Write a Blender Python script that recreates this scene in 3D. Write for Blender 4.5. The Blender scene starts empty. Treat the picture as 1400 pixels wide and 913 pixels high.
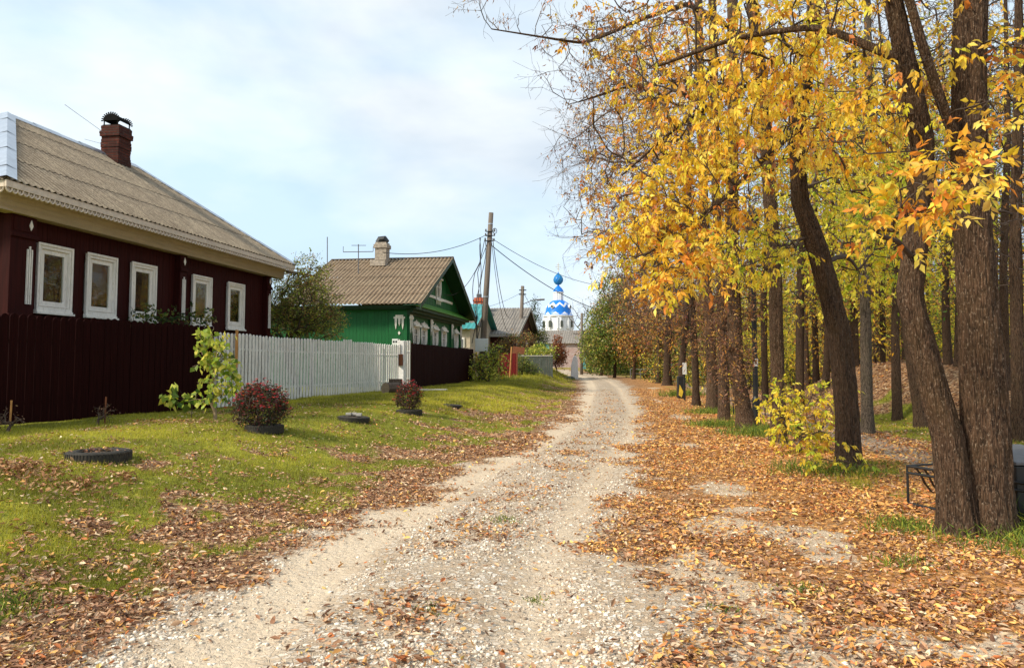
import bpy, math, random
import numpy as np
from mathutils import Vector, Matrix
S = bpy.context.scene
COL = S.collection
rs = np.random.RandomState(7)
random.seed(7)
pi = math.pi

# ---------------------------------------------------------------- camera maths (measured from the photograph)
F = 1011.0; TILT = math.radians(3.5); TH = math.atan(150/1011.0); CZ = 1.5
SH = 40.5 - F*math.tan(TILT)
CT, ST = math.cos(TH), math.sin(TH)
def ray(px, py):
    x = (px-700)/F; y = (456.5-py+SH)/F
    return (x, math.cos(TILT)-y*math.sin(TILT), math.sin(TILT)+y*math.cos(TILT))
def at(px, py, Y):
    d = ray(px, py); k = Y/d[1]; return (d[0]*k, Y, CZ+d[2]*k)
def atX(px, Y): return at(px, 497, Y)[0]
def uv(X, Y): return (X*CT-Y*ST, X*ST+Y*CT)
def xy(u, v): return (u*CT+v*ST, -u*ST+v*CT)

# ---------------------------------------------------------------- noise and terrain
_tab = np.random.RandomState(3).rand(256, 256)
def vnoise(x, y):
    x = np.asarray(x, float); y = np.asarray(y, float)
    xi = np.floor(x).astype(int); yi = np.floor(y).astype(int)
    fx = x-xi; fy = y-yi; fx = fx*fx*(3-2*fx); fy = fy*fy*(3-2*fy)
    a = _tab[xi % 256, yi % 256]; b = _tab[(xi+1) % 256, yi % 256]
    c = _tab[xi % 256, (yi+1) % 256]; d = _tab[(xi+1) % 256, (yi+1) % 256]
    return (a*(1-fx)+b*fx)*(1-fy)+(c*(1-fx)+d*fx)*fy
def fbm(x, y, o=4):
    s = 0; a = .5
    for k in range(o):
        s = s+a*vnoise(x*2**k+17.3*k, y*2**k+5.1*k); a *= .5
    return s/(1-.5**o)
def sm(x):
    x = np.clip(x, 0, 1); return x*x*(3-2*x)
_vp = [-30, 0, 3.7, 6, 10, 15, 24, 46, 65, 84, 98, 110, 120, 135, 1500]
_uc = [-1.0, -1.1, -1.17, -1.33, -1.1, -.62, -.4, -.9, -1.9, -3.4, -5.4, -9.5, -18, -50, -900]
_hw = [1.6, 1.6, 1.6, 1.36, 1.2, 1.05, 1.15, 1.55, 1.7, 1.9, 2.4, 3, 4.5, 6, 6]
def uc(v): return np.interp(v, _vp, _uc)
def hw(v): return np.interp(v, _vp, _hw)
def pathc(v): return 4.45+.25*np.sin(v*.16)
def Huv(u, v):
    u = np.asarray(u, float); v = np.asarray(v, float)
    du = u-uc(v)
    z = .45*sm((-2.0-du)/3.4)
    z = z+.5*sm((v-42)/16)*sm((-2.3-du)/2.5)
    z = z+.035*sm((du-3)/1.0)*sm((5.2-du)/1.0)
    z = z-.035*np.exp(-((du-.75)/.35)**2)-.035*np.exp(-((du+.8)/.35)**2)
    z = z+.85*sm((v-96)/30)
    r = np.sqrt(((u-9.6)/3.3)**2+((v-26.5)/7.5)**2)
    z = z+1.5*sm((1.25-r)/.85)
    r2 = np.sqrt(((u-20)/9)**2+((v-34)/16)**2)
    z = z+1.3*sm((1.3-r2)/.9)
    z = z+(fbm(u*.9, v*.9, 3)-.5)*.07*sm((np.abs(du)-1.0)/1.5)
    return z
def H(X, Y):
    a, b = uv(X, Y); return float(Huv(a, b))
def Hn(X, Y):
    a, b = uv(X, Y); return Huv(a, b)
def masks(u, v):
    """road gravel, grass, bare dirt (0..1): where each material lies"""
    du = u-uc(v); n1 = fbm(u*1.1+40, v*1.1, 4)-.5; n2 = fbm(u*.45+9, v*.45+3, 3)-.5
    n3 = fbm(u*3.3+70, v*3.3+11, 3)-.5
    road = sm((hw(v)-np.abs(du)+n1*1.3+n3*.8)/.8+.4)
    cen = np.exp(-((du+.0)/.42)**2)*sm(.42+(n1+n3)*1.6)*.48
    road = road*(1-cen)
    ug = np.interp(v, [0, 5, 8, 12, 20, 30, 45, 60], [-4.6, -4.1, -3.6, -3.5, -3.9, -3.6, -4.1, -5])-(-1.1)
    gl = sm((ug-du)/2.6+.55+n1*2.8+n3*1.9)
    gr = sm(.55-np.abs(u-3.25)/1.0+n1*3+n3*2-.25)*sm((v-4)/2)
    gr2 = sm((u-pathc(v)-.85)/.5+n1*2)*sm(.55+n2*4+n3)*sm((9.5-u)/1.5)*sm((24-v)/2)
    z = Huv(u, v)
    far = sm((v-60)/15)*sm((du-2.6)/1.5)*.5
    fr = sm((u-5.5)/1)*sm((v-60)/20)*sm(.5+n2*4)
    grass = np.clip(gl+gr*.85+gr2*.9+far+fr, 0, 1)*(1-road)
    grass = np.where(u > 8.2, grass*.25, grass)
    dirt = np.zeros_like(road)
    for (a, b, ra, rb) in ((1.55, 6.4, .5, .75), (1.75, 4.35, .8, .35), (.7, 4.0, .5, .3), (1.1, 9.2, .35, .6), (1.3, 14, .3, .8), (1.6, 21, .35, 1.2), (1.4, 30, .3, 2.0), (1.2, 8.0, .4, .3), (.9, 5.2, .35, .3), (.55, 5.7, .3, .8), (.85, 7.0, .3, .6), (.6, 4.6, .5, .25), (2.6, 5.0, .4, .2), (1.9, 46, .4, 3)):
        d = np.sqrt(((u-a)/ra)**2+((v-b)/rb)**2)
        dirt = np.maximum(dirt, sm((1.25-d)*1.3+n1*2.2+n3*1.6))
    pth = sm((.62-np.abs(u-pathc(v)))/.25+n3*1.5+n1*.8)*sm((v-3)/2)*sm((90-v)/20)
    return road, grass*(1-dirt), dirt*(1-road)*.9, pth

# ---------------------------------------------------------------- materials
class N:
    def __init__(s, name):
        m = bpy.data.materials.new(name); m.use_nodes = True; s.m = m; s.t = m.node_tree
        s.t.nodes.clear(); s.out = s.n('OutputMaterial')
    def n(s, typ, **k):
        nd = s.t.nodes.new('ShaderNode'+typ)
        for a, b in k.items():
            if a in ('ins',):
                for i, val in b.items():
                    if isinstance(val, bpy.types.NodeSocket): s.t.links.new(val, nd.inputs[i])
                    else: nd.inputs[i].default_value = val
            else: setattr(nd, a, b)
        return nd
    def l(s, a, b): s.t.links.new(a, b)
    def mix(s, f, a, b, bt='MIX'):
        nd = s.n('Mix', data_type='RGBA', blend_type=bt)
        for k, val in ((0, f), (6, a), (7, b)):
            if isinstance(val, bpy.types.NodeSocket): s.l(val, nd.inputs[k])
            else: nd.inputs[k].default_value = val if k == 0 else (tuple(val)+(1,))[:4]
        return nd.outputs[2]
    def math(s, op, a, b=0.0, c=0.0):
        nd = s.n('Math', operation=op)
        for k, val in enumerate((a, b, c)):
            if isinstance(val, bpy.types.NodeSocket): s.l(val, nd.inputs[k])
            else: nd.inputs[k].default_value = val
        return nd.outputs[0]
    def ramp(s, f, stops):
        nd = s.n('ValToRGB'); e = nd.color_ramp.elements
        while len(e) < len(stops): e.new(.5)
        for k, (p, c) in enumerate(stops): e[k].position = p; e[k].color = (tuple(c)+(1,))[:4] if hasattr(c, '__len__') else (c, c, c, 1)
        s.l(f, nd.inputs[0]); return nd.outputs[0]
    def coord(s, scale=(1, 1, 1), kind='Object'):
        tc = s.n('TexCoord'); mp = s.n('Mapping'); s.l(tc.outputs[kind], mp.inputs[0]); mp.inputs[3].default_value = scale
        return mp.outputs[0]
    def noise(s, vec, sc, det=4, rough=.55, dist=0):
        nd = s.n('TexNoise'); s.l(vec, nd.inputs['Vector']); nd.inputs['Scale'].default_value = sc
        nd.inputs['Detail'].default_value = det; nd.inputs['Roughness'].default_value = rough; nd.inputs['Distortion'].default_value = dist
        return nd.outputs[0]
    def bsdf(s, col, rough=.7, bump=None, bs=.3, bd=.01, spec=.3, metal=0):
        p = s.n('BsdfPrincipled')
        for k, val in (('Base Color', col), ('Roughness', rough), ('Metallic', metal), ('Specular IOR Level', spec)):
            if isinstance(val, bpy.types.NodeSocket): s.l(val, p.inputs[k])
            else: p.inputs[k].default_value = (tuple(val)+(1,))[:4] if hasattr(val, '__len__') else val
        if bump is not None:
            b = s.n('Bump'); b.inputs['Strength'].default_value = bs; b.inputs['Distance'].default_value = bd
            s.l(bump, b.inputs['Height']); s.l(b.outputs[0], p.inputs['Normal'])
        s.l(p.outputs[0], s.out.inputs[0]); return p
def simple(name, c, rough=.65, var=.25, sc=6, bs=.25, bd=.01, stretch=(1, 1, 1), spec=.3, metal=0, c2=None, dirt=0):
    m = N(name); co = m.coord(stretch); n = m.noise(co, sc, 6, .6)
    n2 = m.noise(m.coord(), 1.7, 3)
    c2 = c2 or tuple(x*(1-var) for x in c)
    col = m.mix(m.ramp(n, [(.3, 0), (.7, 1)]), c2, tuple(min(1, x*(1+var*.4)) for x in c))
    col = m.mix(m.ramp(n2, [(.35, 0), (.75, .5)]), col, tuple(x*.75 for x in c))
    if dirt:
        n3 = m.noise(m.coord((3, 3, 1)), 9, 5, .7)
        col = m.mix(m.ramp(n3, [(.55, 0), (.72, dirt)]), col, (.16, .13, .1))
    m.bsdf(col, rough, n, bs, bd, spec, metal); return m.m
M = {}
M['white_paint'] = simple('white_paint', (.86, .82, .74), .6, .16, 14, .3, .006, (1, 1, .15), dirt=.55)
M['fence_white'] = simple('fence_white', (.86, .83, .78), .65, .25, 20, .4, .006, (1, 1, .1), dirt=.8)
M['beige_trim'] = simple('beige_trim', (.50, .40, .27), .6, .2, 12, .25, .006, (1, .12, 1), dirt=.3)
M['lace_trim'] = simple('lace_trim', (.66, .55, .44), .6, .2, 10, dirt=.3)
M['maroon_paint'] = simple('maroon_paint', (.040, .0062, .0048), .7, .45, 16, .35, .006, (1.6, 1.6, .08), spec=.1)
M['dark_maroon'] = simple('dark_maroon', (.020, .0034, .0030), .8, .55, 18, .4, .006, (2, 2, .08), spec=.06)
M['green_paint'] = simple('green_paint', (.006, .115, .030), .5, .3, 14, .35, .006, (1, 1, .1))
M['dark_green'] = simple('dark_green', (.012, .05, .022), .5, .3, 14, .3, .006)
M['bright_green'] = simple('bright_green', (.10, .30, .035), .45, .25, 9, .2, .004)
M['steel'] = simple('steel', (.55, .60, .66), .38, .2, 7, .1, .004, metal=.75, spec=.5)
M['teal_metal'] = simple('teal_metal', (.05, .30, .30), .4, .15, 6)
M['black_metal'] = simple('black_metal', (.012, .013, .014), .45, .3, 20, .1, .002, spec=.5)
M['grey_metal'] = simple('grey_metal', (.16, .16, .17), .5, .3, 20, .1, .002)
M['rubber'] = simple('rubber', (.028, .026, .023), .8, .4, 25, .5, .004, c2=(.07, .063, .05), dirt=.35, spec=.15)
M['soil'] = simple('soil', (.12, .09, .065), .95, .5, 22, 1, .02)
M['old_wood'] = simple('old_wood', (.20, .165, .13), .85, .45, 22, .6, .01, (1, 1, .06))
M['log_bark'] = simple('log_bark', (.13, .09, .065), .9, .5, 20, .9, .02)
M['log_end'] = simple('log_end', (.36, .26, .17), .85, .4, 14, .4, .006)
M['red_gate'] = simple('red_gate', (.17, .008, .010), .5, .25, 8)
M['rust_sheet'] = simple('rust_sheet', (.20, .07, .03), .8, .4, 8)
M['concrete'] = simple('concrete', (.42, .40, .36), .9, .25, 12, .5, .01)
M['white_post'] = simple('white_post', (.82, .80, .76), .8, .3, 9)
M['plaster_white'] = simple('plaster_white', (.80, .82, .86), .8, .08, 5)
M['dome_blue'] = simple('dome_blue', (.012, .20, .72), .4, .15, 5)
M['gilt'] = simple('gilt', (.7, .6, .4), .4, .1, 5, metal=.6)
M['box_white'] = simple('box_white', (.72, .74, .70), .5, .08, 5)
M['brown_board'] = simple('brown_board', (.13, .045, .03), .7, .3, 12, .3, .01, (1, 1, .1))
M['sand_wall'] = simple('sand_wall', (.55, .46, .34), .85, .3, 5)
M['ochre_panel'] = simple('ochre_panel', (.60, .36, .14), .8, .3, 5)
M['brick_white'] = simple('brick_white', (.45, .38, .36), .85, .5, 9)
M['turquoise'] = simple('turquoise', (.10, .32, .34), .6, .2, 6)
M['curtain'] = simple('curtain', (.55, .55, .50), .9, .25, 30, .6, .01, (1, 5, .3))
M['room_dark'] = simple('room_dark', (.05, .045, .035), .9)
M['orange_wood'] = simple('orange_wood', (.55, .26, .08), .7, .3, 10)
M['wire'] = simple('wire', (.05, .05, .055), .6)
M['slate_grey'] = simple('slate_grey', (.085, .10, .085), .85, .4, 7)
M['terracotta'] = simple('terracotta', (.50, .13, .06), .8, .3, 9)
M['yellow_paint'] = simple('yellow_paint', (.70, .50, .05), .7)
M['grass_tuft'] = simple('grass_tuft', (.10, .2, .03), .7)

def slate_mat(name, c1, c2, c3, axis_scale, ax=None, lam=.16, ph=0):
    m = N(name); co = m.coord(axis_scale); n = m.noise(co, 5, 7, .65); n2 = m.noise(m.coord(), 1.3, 4); n3 = m.noise(m.coord(), 45, 4, .7)
    nn = m.noise(m.coord(tuple(4*x for x in axis_scale)), 6, 4, .7)
    col = m.mix(m.ramp(n, [(.35, 0), (.65, 1)]), c1, c2)
    col = m.mix(m.ramp(nn, [(.42, 0), (.62, .75)]), col, tuple(x*.5 for x in c1))
    col = m.mix(m.ramp(n2, [(.4, 0), (.7, .6)]), col, c3)
    col = m.mix(m.ramp(n3, [(.44, 0), (.68, .85)]), col, (.095, .075, .05))
    nq = m.noise(m.coord(), 14, 5, .7); col = m.mix(m.ramp(nq, [(.58, 0), (.72, .45)]), col, (.60, .52, .40))
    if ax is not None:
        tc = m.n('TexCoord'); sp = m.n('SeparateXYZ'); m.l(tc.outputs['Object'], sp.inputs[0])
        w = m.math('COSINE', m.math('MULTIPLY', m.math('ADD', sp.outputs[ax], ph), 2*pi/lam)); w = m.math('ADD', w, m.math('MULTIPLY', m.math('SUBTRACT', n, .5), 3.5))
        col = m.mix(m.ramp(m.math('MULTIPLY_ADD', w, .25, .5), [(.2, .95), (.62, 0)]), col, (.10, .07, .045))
    m.bsdf(col, .9, n3, .6, .008, .2); return m.m
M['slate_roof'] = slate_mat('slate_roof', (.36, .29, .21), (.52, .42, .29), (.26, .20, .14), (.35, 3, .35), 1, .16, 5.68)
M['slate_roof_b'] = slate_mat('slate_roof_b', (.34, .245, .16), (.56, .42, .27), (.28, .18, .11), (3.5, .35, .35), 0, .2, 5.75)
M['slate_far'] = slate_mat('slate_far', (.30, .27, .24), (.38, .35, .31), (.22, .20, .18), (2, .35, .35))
# brick
def brick_mat(name, a, b, mortar, sc=1.0):
    m = N(name); tc = m.n('TexCoord'); sp = m.n('SeparateXYZ'); m.l(tc.outputs['Object'], sp.inputs[0])
    cb = m.n('CombineXYZ'); m.l(m.math('ADD', sp.outputs[0], sp.outputs[1]), cb.inputs[0]); m.l(sp.outputs[2], cb.inputs[1])
    br = m.n('TexBrick'); m.l(cb.outputs[0], br.inputs['Vector']); br.inputs['Scale'].default_value = sc
    br.inputs['Brick Width'].default_value = .25; br.inputs['Row Height'].default_value = .075; br.inputs['Mortar Size'].default_value = .008
    br.inputs['Color1'].default_value = a+(1,); br.inputs['Color2'].default_value = b+(1,); br.inputs['Mortar'].default_value = mortar+(1,)
    n = m.noise(m.coord(), 9, 5, .6)
    col = m.mix(m.ramp(n, [(.4, 0), (.7, .8)]), br.outputs[0], tuple(x*.35 for x in a))
    h = m.math('ADD', m.math('MULTIPLY', br.outputs[1], -1), n)
    m.bsdf(col, .9, h, .8, .012, .2); return m.m
M['brick_red'] = brick_mat('brick_red', (.115, .028, .016), (.055, .017, .012), (.06, .05, .042))
M['soot'] = simple('soot', (.012, .011, .010), .95, spec=.05)
M['blackened'] = simple('blackened', (.010, .010, .011), .8, spec=.1)
M['brick_pale'] = brick_mat('brick_pale', (.50, .42, .33), (.42, .35, .27), (.4, .37, .33))
M['brick_church'] = brick_mat('brick_church', (.45, .25, .22), (.6, .5, .48), (.5, .45, .42), .5)
# bark
def bark_mat(name, c, flecks=(.30, .25, .20)):
    m = N(name); co = m.coord((1, 1, .13)); n = m.noise(co, 30, 8, .75, 1.2); n0 = m.noise(m.coord(), 3.0, 4, .6)
    vo = m.n('TexVoronoi', feature='DISTANCE_TO_EDGE'); m.l(co, vo.inputs['Vector']); vo.inputs['Scale'].default_value = 52
    n4 = m.noise(m.coord((1, 1, .5)), 70, 4, .7)
    h = m.math('ADD', m.math('MULTIPLY', m.math('MINIMUM', vo.outputs[0], .3), 1.1), m.math('MULTIPLY', n, 1.3))
    col = m.mix(m.ramp(h, [(.58, 0), (.92, 1)]), tuple(x*.16 for x in c), c)
    col = m.mix(m.ramp(n0, [(.45, 0), (.75, .55)]), col, (c[0]*.75, c[1]*.8, c[2]*.6))
    col = m.mix(m.ramp(n4, [(.55, 0), (.68, .8)]), col, flecks)
    m.bsdf(col, .9, h, 1.0, .03, .2); return m.m
M['bark'] = bark_mat('bark', (.135, .078, .046), (.36, .27, .19))
M['bark_dark'] = bark_mat('bark_dark', (.105, .062, .038), (.17, .14, .11))
M['bark_grey'] = bark_mat('bark_grey', (.15, .115, .085))
M['twig'] = simple('twig', (.085, .06, .045), .85, .4, 20)
M['pole_wood'] = simple('pole_wood', (.19, .155, .125), .85, .4, 20, .5, .01, (1, 1, .05))
# attribute-coloured foliage
def leaf_mat(name, transl=.4, rough=.5):
    m = N(name); at_ = m.n('Attribute', attribute_name='col'); n = m.noise(m.coord(), 40, 2)
    col = m.mix(m.ramp(n, [(.3, .35), (.7, 0)]), at_.outputs[0], (0, 0, 0)) if False else at_.outputs[0]
    p = m.bsdf(col, rough, spec=.25)
    tr = m.n('BsdfTranslucent'); m.l(col, tr.inputs[0]); mx = m.n('MixShader'); mx.inputs[0].default_value = transl
    m.l(p.outputs[0], mx.inputs[1]); m.l(tr.outputs[0], mx.inputs[2]); m.l(mx.outputs[0], m.out.inputs[0]); return m.m
M['leaf'] = leaf_mat('leaf'); M['litter'] = leaf_mat('litter', .08, .75); M['blade'] = leaf_mat('blade', .3, .6); M['stone'] = leaf_mat('stone', 0, .85)
# window glass: clear, faintly reflecting
def glass_mat():
    m = N('window_glass'); g = m.n('BsdfGlossy'); g.inputs['Roughness'].default_value = .03; t = m.n('BsdfTransparent')
    g.inputs[0].default_value = (1, 1, 1, 1); t.inputs[0].default_value = (.80, .84, .76, 1)
    lw = m.n('LayerWeight'); lw.inputs[0].default_value = .35
    n = m.noise(m.coord(), 2.5, 2); b = m.n('Bump'); b.inputs['Strength'].default_value = .12; b.inputs['Distance'].default_value = .02; m.l(n, b.inputs['Height']); m.l(b.outputs[0], g.inputs['Normal'])
    mx = m.n('MixShader'); m.l(m.math('MAXIMUM', lw.outputs[0], .18), mx.inputs[0])
    m.l(t.outputs[0], mx.inputs[1]); m.l(g.outputs[0], mx.inputs[2]); m.l(mx.outputs[0], m.out.inputs[0]); return m.m
M['glass'] = glass_mat()
# ground
def ground_mat():
    m = N('ground_mix'); co = m.coord(kind='Object')
    a = m.n('Attribute', attribute_name='mask'); sp = m.n('SeparateColor'); m.l(a.outputs['Color'], sp.inputs[0])
    a2 = m.n('Attribute', attribute_name='path')
    nb = m.noise(co, 2.2, 5, .6); nf = m.noise(co, 28, 5, .7); nm = m.noise(co, 7, 5, .65); nff = m.noise(co, 90, 4, .7)
    # dirt and stones
    vs = m.n('TexVoronoi'); m.l(co, vs.inputs['Vector']); vs.inputs['Scale'].default_value = 26; vs.inputs['Randomness'].default_value = 1
    ve = m.n('TexVoronoi', feature='DISTANCE_TO_EDGE'); m.l(co, ve.inputs['Vector']); ve.inputs['Scale'].default_value = 26
    spv = m.n('SeparateColor'); m.l(vs.outputs['Color'], spv.inputs[0])
    dirt = m.mix(m.ramp(nb, [(.3, 0), (.7, 1)]), (.50, .38, .26), (.66, .53, .38))
    dirt = m.mix(m.ramp(nff, [(.48, 0), (.72, .6)]), dirt, (.27, .18, .11))
    stone = m.ramp(spv.outputs[0], [(0, (.36, .29, .21)), (.5, (.60, .52, .42)), (1, (.80, .74, .64))])
    sf = m.math('MULTIPLY', m.ramp(ve.outputs[0], [(.03, 0), (.10, 1)]), m.ramp(m.math('ADD', m.math('MULTIPLY', spv.outputs[1], .5), nm), [(.62, 0), (.78, .9)]))
    a3 = m.n('Attribute', attribute_name='track'); tk = m.ramp(m.math('ADD', a3.outputs['Fac'], m.math('MULTIPLY', m.math('SUBTRACT', nm, .5), .9)), [(.25, 0), (.75, 1)])
    sf = m.math('MULTIPLY', sf, m.math('SUBTRACT', 1.0, m.math('MULTIPLY', tk, .8)))
    dirt = m.mix(m.math('MULTIPLY', tk, .55), dirt, (.66, .54, .39))
    base = m.mix(m.math('MULTIPLY', m.math('SUBTRACT', 1.0, tk), .45), dirt, m.mix(m.ramp(nf, [(.35, 0), (.65, 1)]), (.22, .15, .095), (.40, .30, .20)))
    dirtg = m.mix(sf, base, stone)
    # leaf litter
    vl = m.n('TexVoronoi'); mp = m.n('Mapping'); m.l(co, mp.inputs[0]); mp.inputs[2].default_value = (0, 0, .6); mp.inputs[3].default_value = (14, 26, 14)
    dn = m.n('TexNoise'); m.l(co, dn.inputs['Vector']); dn.inputs['Scale'].default_value = 12
    av = m.n('VectorMath', operation='MULTIPLY_ADD'); m.l(dn.outputs[1], av.inputs[0]); av.inputs[1].default_value = (1.8, 1.8, 1.8); m.l(mp.outputs[0], av.inputs[2])
    m.l(av.outputs[0], vl.inputs['Vector']); vl.inputs['Scale'].default_value = 1
    sl = m.n('SeparateColor'); m.l(vl.outputs['Color'], sl.inputs[0])
    lit = m.ramp(sl.outputs[0], [(0, (.10, .05, .028)), (.3, (.27, .135, .07)), (.55, (.42, .235, .12)), (.8, (.56, .33, .16)), (1, (.68, .50, .32))])
    gx = m.n('SeparateXYZ'); m.l(co, gx.inputs[0])
    side = m.math('SUBTRACT', gx.outputs[0], m.math('MULTIPLY', gx.outputs[1], .148))
    warm = m.ramp(m.math('MULTIPLY_ADD', side, .12, .5), [(.45, 0), (.78, 1), (.95, .8), (1.0, 0)])
    lit = m.mix(m.math('MULTIPLY', warm, .8), lit, m.mix(.6, lit, (.74, .32, .06)))
    lit = m.mix(m.ramp(vl.outputs['Distance'], [(.35, 0), (.9, .7)]), lit, (.06, .035, .02))
    # grass
    gr = m.mix(m.ramp(nm, [(.35, 0), (.68, 1)]), (.15, .17, .02), (.36, .36, .04))
    gr = m.mix(m.ramp(nf, [(.5, 0), (.75, .7)]), gr, (.09, .09, .02))
    gr = m.mix(m.ramp(nb, [(.5, 0), (.7, .6)]), gr, (.52, .48, .06))
    # mixes with broken edges
    def thr(fac, k=1.3):
        e = m.math('ADD', fac, m.math('MULTIPLY', m.math('SUBTRACT', nf, .5), k)); return m.ramp(e, [(.38, 0), (.62, 1)])
    col = m.mix(thr(sp.outputs[1]), lit, gr)
    col = m.mix(thr(a2.outputs['Fac'], 1.0), col, m.mix(m.ramp(nf, [(.42, 0), (.6, 1)]), m.mix(.5, dirt, (.33, .29, .27)), lit))
    col = m.mix(thr(sp.outputs[2]), col, dirt)
    col = m.mix(thr(sp.outputs[0], 1.2), col, dirtg)
    hgt = m.math('ADD', m.math('MULTIPLY', nf, .6), m.math('ADD', m.math('MULTIPLY', sf, .6), m.math('MULTIPLY', vl.outputs['Distance'], -.5)))
    m.bsdf(col, .95, hgt, .8, .03, .15); return m.m
M['ground'] = ground_mat()

# ---------------------------------------------------------------- object helpers
def tag(o, label=None, cat=None, group=None, kind=None):
    if label: o['label'] = label
    if cat: o['category'] = cat
    if group: o['group'] = group
    if kind: o['kind'] = kind
    return o
def empty(name, loc, rz=0, label=None, cat=None, group=None):
    o = bpy.data.objects.new(name, None); COL.objects.link(o); o.location = loc; o.rotation_euler = (0, 0, rz)
    o.empty_display_size = .2
    return tag(o, label, cat, group)
def npmesh(name, V, Fs, mat, parent=None, col=None, smooth=False, extra=None, mats=None, midx=None):
    """Fs: list of int arrays (n,k)"""
    V = np.asarray(V, np.float32); me = bpy.data.meshes.new(name)
    Fs = [np.asarray(f, np.int32) for f in Fs if len(f)]
    me.vertices.add(len(V)); me.vertices.foreach_set('co', V.ravel())
    nl = sum(f.size for f in Fs); nf = sum(len(f) for f in Fs)
    me.loops.add(nl); me.polygons.add(nf)
    me.loops.foreach_set('vertex_index', np.concatenate([f.ravel() for f in Fs]))
    tot = np.concatenate([np.full(len(f), f.shape[1], np.int32) for f in Fs]); st = np.concatenate([[0], np.cumsum(tot)[:-1]]).astype(np.int32)
    me.polygons.foreach_set('loop_start', st); me.polygons.foreach_set('loop_total', tot)
    if smooth: me.polygons.foreach_set('use_smooth', np.ones(nf, bool))
    if midx is not None: me.polygons.foreach_set('material_index', np.asarray(midx, np.int32))
    me.update(calc_edges=True); me.validate()
    if col is not None:
        a = me.color_attributes.new('col', 'FLOAT_COLOR', 'POINT'); c = np.ones((len(V), 4), np.float32); c[:, :3] = col; a.data.foreach_set('color', c.ravel())
    if extra:
        for k, arr in extra.items():
            if arr.ndim == 1:
                a = me.attributes.new(k, 'FLOAT', 'POINT'); a.data.foreach_set('value', arr.astype(np.float32))
            else:
                a = me.color_attributes.new(k, 'FLOAT_COLOR', 'POINT'); c = np.ones((len(V), 4), np.float32); c[:, :3] = arr; a.data.foreach_set('color', c.ravel())
    for mm in (mats or [mat]): me.materials.append(mm)
    o = bpy.data.objects.new(name, me); COL.objects.link(o); o.parent = parent
    return o
class MB:
    def __init__(s, org=(0, 0, 0)): s.v = []; s.f = []; s.o = org; s.mi = []; s.cm = 0
    def add(s, vs, fs):
        b = len(s.v); s.v += [tuple(v) for v in vs]; s.f += [tuple(b+i for i in f) for f in fs]; s.mi += [s.cm]*len(fs)
    def box(s, x0, x1, y0, y1, z0, z1):
        s.add([(x0, y0, z0), (x1, y0, z0), (x1, y1, z0), (x0, y1, z0), (x0, y0, z1), (x1, y0, z1), (x1, y1, z1), (x0, y1, z1)],
              [(3, 2, 1, 0), (4, 5, 6, 7), (0, 1, 5, 4), (1, 2, 6, 5), (2, 3, 7, 6), (3, 0, 4, 7)])
    def prism(s, poly, d):
        n = len(poly); d = Vector(d); s.add([tuple(p) for p in poly]+[tuple(Vector(p)+d) for p in poly],
              [tuple(range(n))[::-1], tuple(range(n, 2*n))]+[(i, (i+1) % n, n+(i+1) % n, n+i) for i in range(n)])
    def tube(s, pts, r, n=8, cap=True):
        pts = [Vector(p) for p in pts]; rr = r if hasattr(r, '__len__') else [r]*len(pts); b = len(s.v); vs = []; fs = []
        up = Vector((0, 0, 1)); d0 = (pts[1]-pts[0]).normalized(); a = d0.cross(up if abs(d0.z) < .9 else Vector((1, 0, 0))).normalized()
        for i, p in enumerate(pts):
            d = ((pts[min(i+1, len(pts)-1)]-pts[max(i-1, 0)])).normalized(); a = (a-d*a.dot(d)).normalized(); c = d.cross(a)
            for k in range(n):
                t = 2*pi*k/n; vs.append(p+(a*math.cos(t)+c*math.sin(t))*rr[i])
        for i in range(len(pts)-1):
            for k in range(n): fs.append((i*n+k, i*n+(k+1) % n, (i+1)*n+(k+1) % n, (i+1)*n+k))
        if cap: fs += [tuple(range(n))[::-1], tuple(range((len(pts)-1)*n, len(pts)*n))]
        s.add(vs, fs)
    def lathe(s, prof, c=(0, 0, 0), n=32, close=False):
        vs = []; fs = []; m = len(prof)
        for k in range(n):
            t = 2*pi*k/n
            for (r, z) in prof: vs.append((c[0]+r*math.cos(t), c[1]+r*math.sin(t), c[2]+z))
        for k in range(n):
            for j in range(m if close else m-1):
                j2 = (j+1) % m; k2 = (k+1) % n; fs.append((k*m+j, k2*m+j, k2*m+j2, k*m+j2))
        s.add(vs, fs)
    def build(s, name, mat, parent=None, smooth=False, bevel=0, mats=None):
        me = bpy.data.meshes.new(name); me.from_pydata([(v[0]-s.o[0], v[1]-s.o[1], v[2]-s.o[2]) for v in s.v], [], s.f)
        for mm in (mats or [mat]): me.materials.append(mm)
        if mats: me.polygons.foreach_set('material_index', s.mi)
        if smooth: me.polygons.foreach_set('use_smooth', [True]*len(me.polygons))
        me.update(); o = bpy.data.objects.new(name, me); COL.objects.link(o); o.parent = parent
        if bevel: b = o.modifiers.new('bevel', 'BEVEL'); b.width = bevel; b.segments = 2; b.limit_method = 'ANGLE'
        return o
def copy_tree(o, parent=None):
    c = o.copy(); COL.objects.link(c); c.parent = parent
    for ch in [x for x in o.children]:
        copy_tree(ch, c)
    return c

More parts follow.
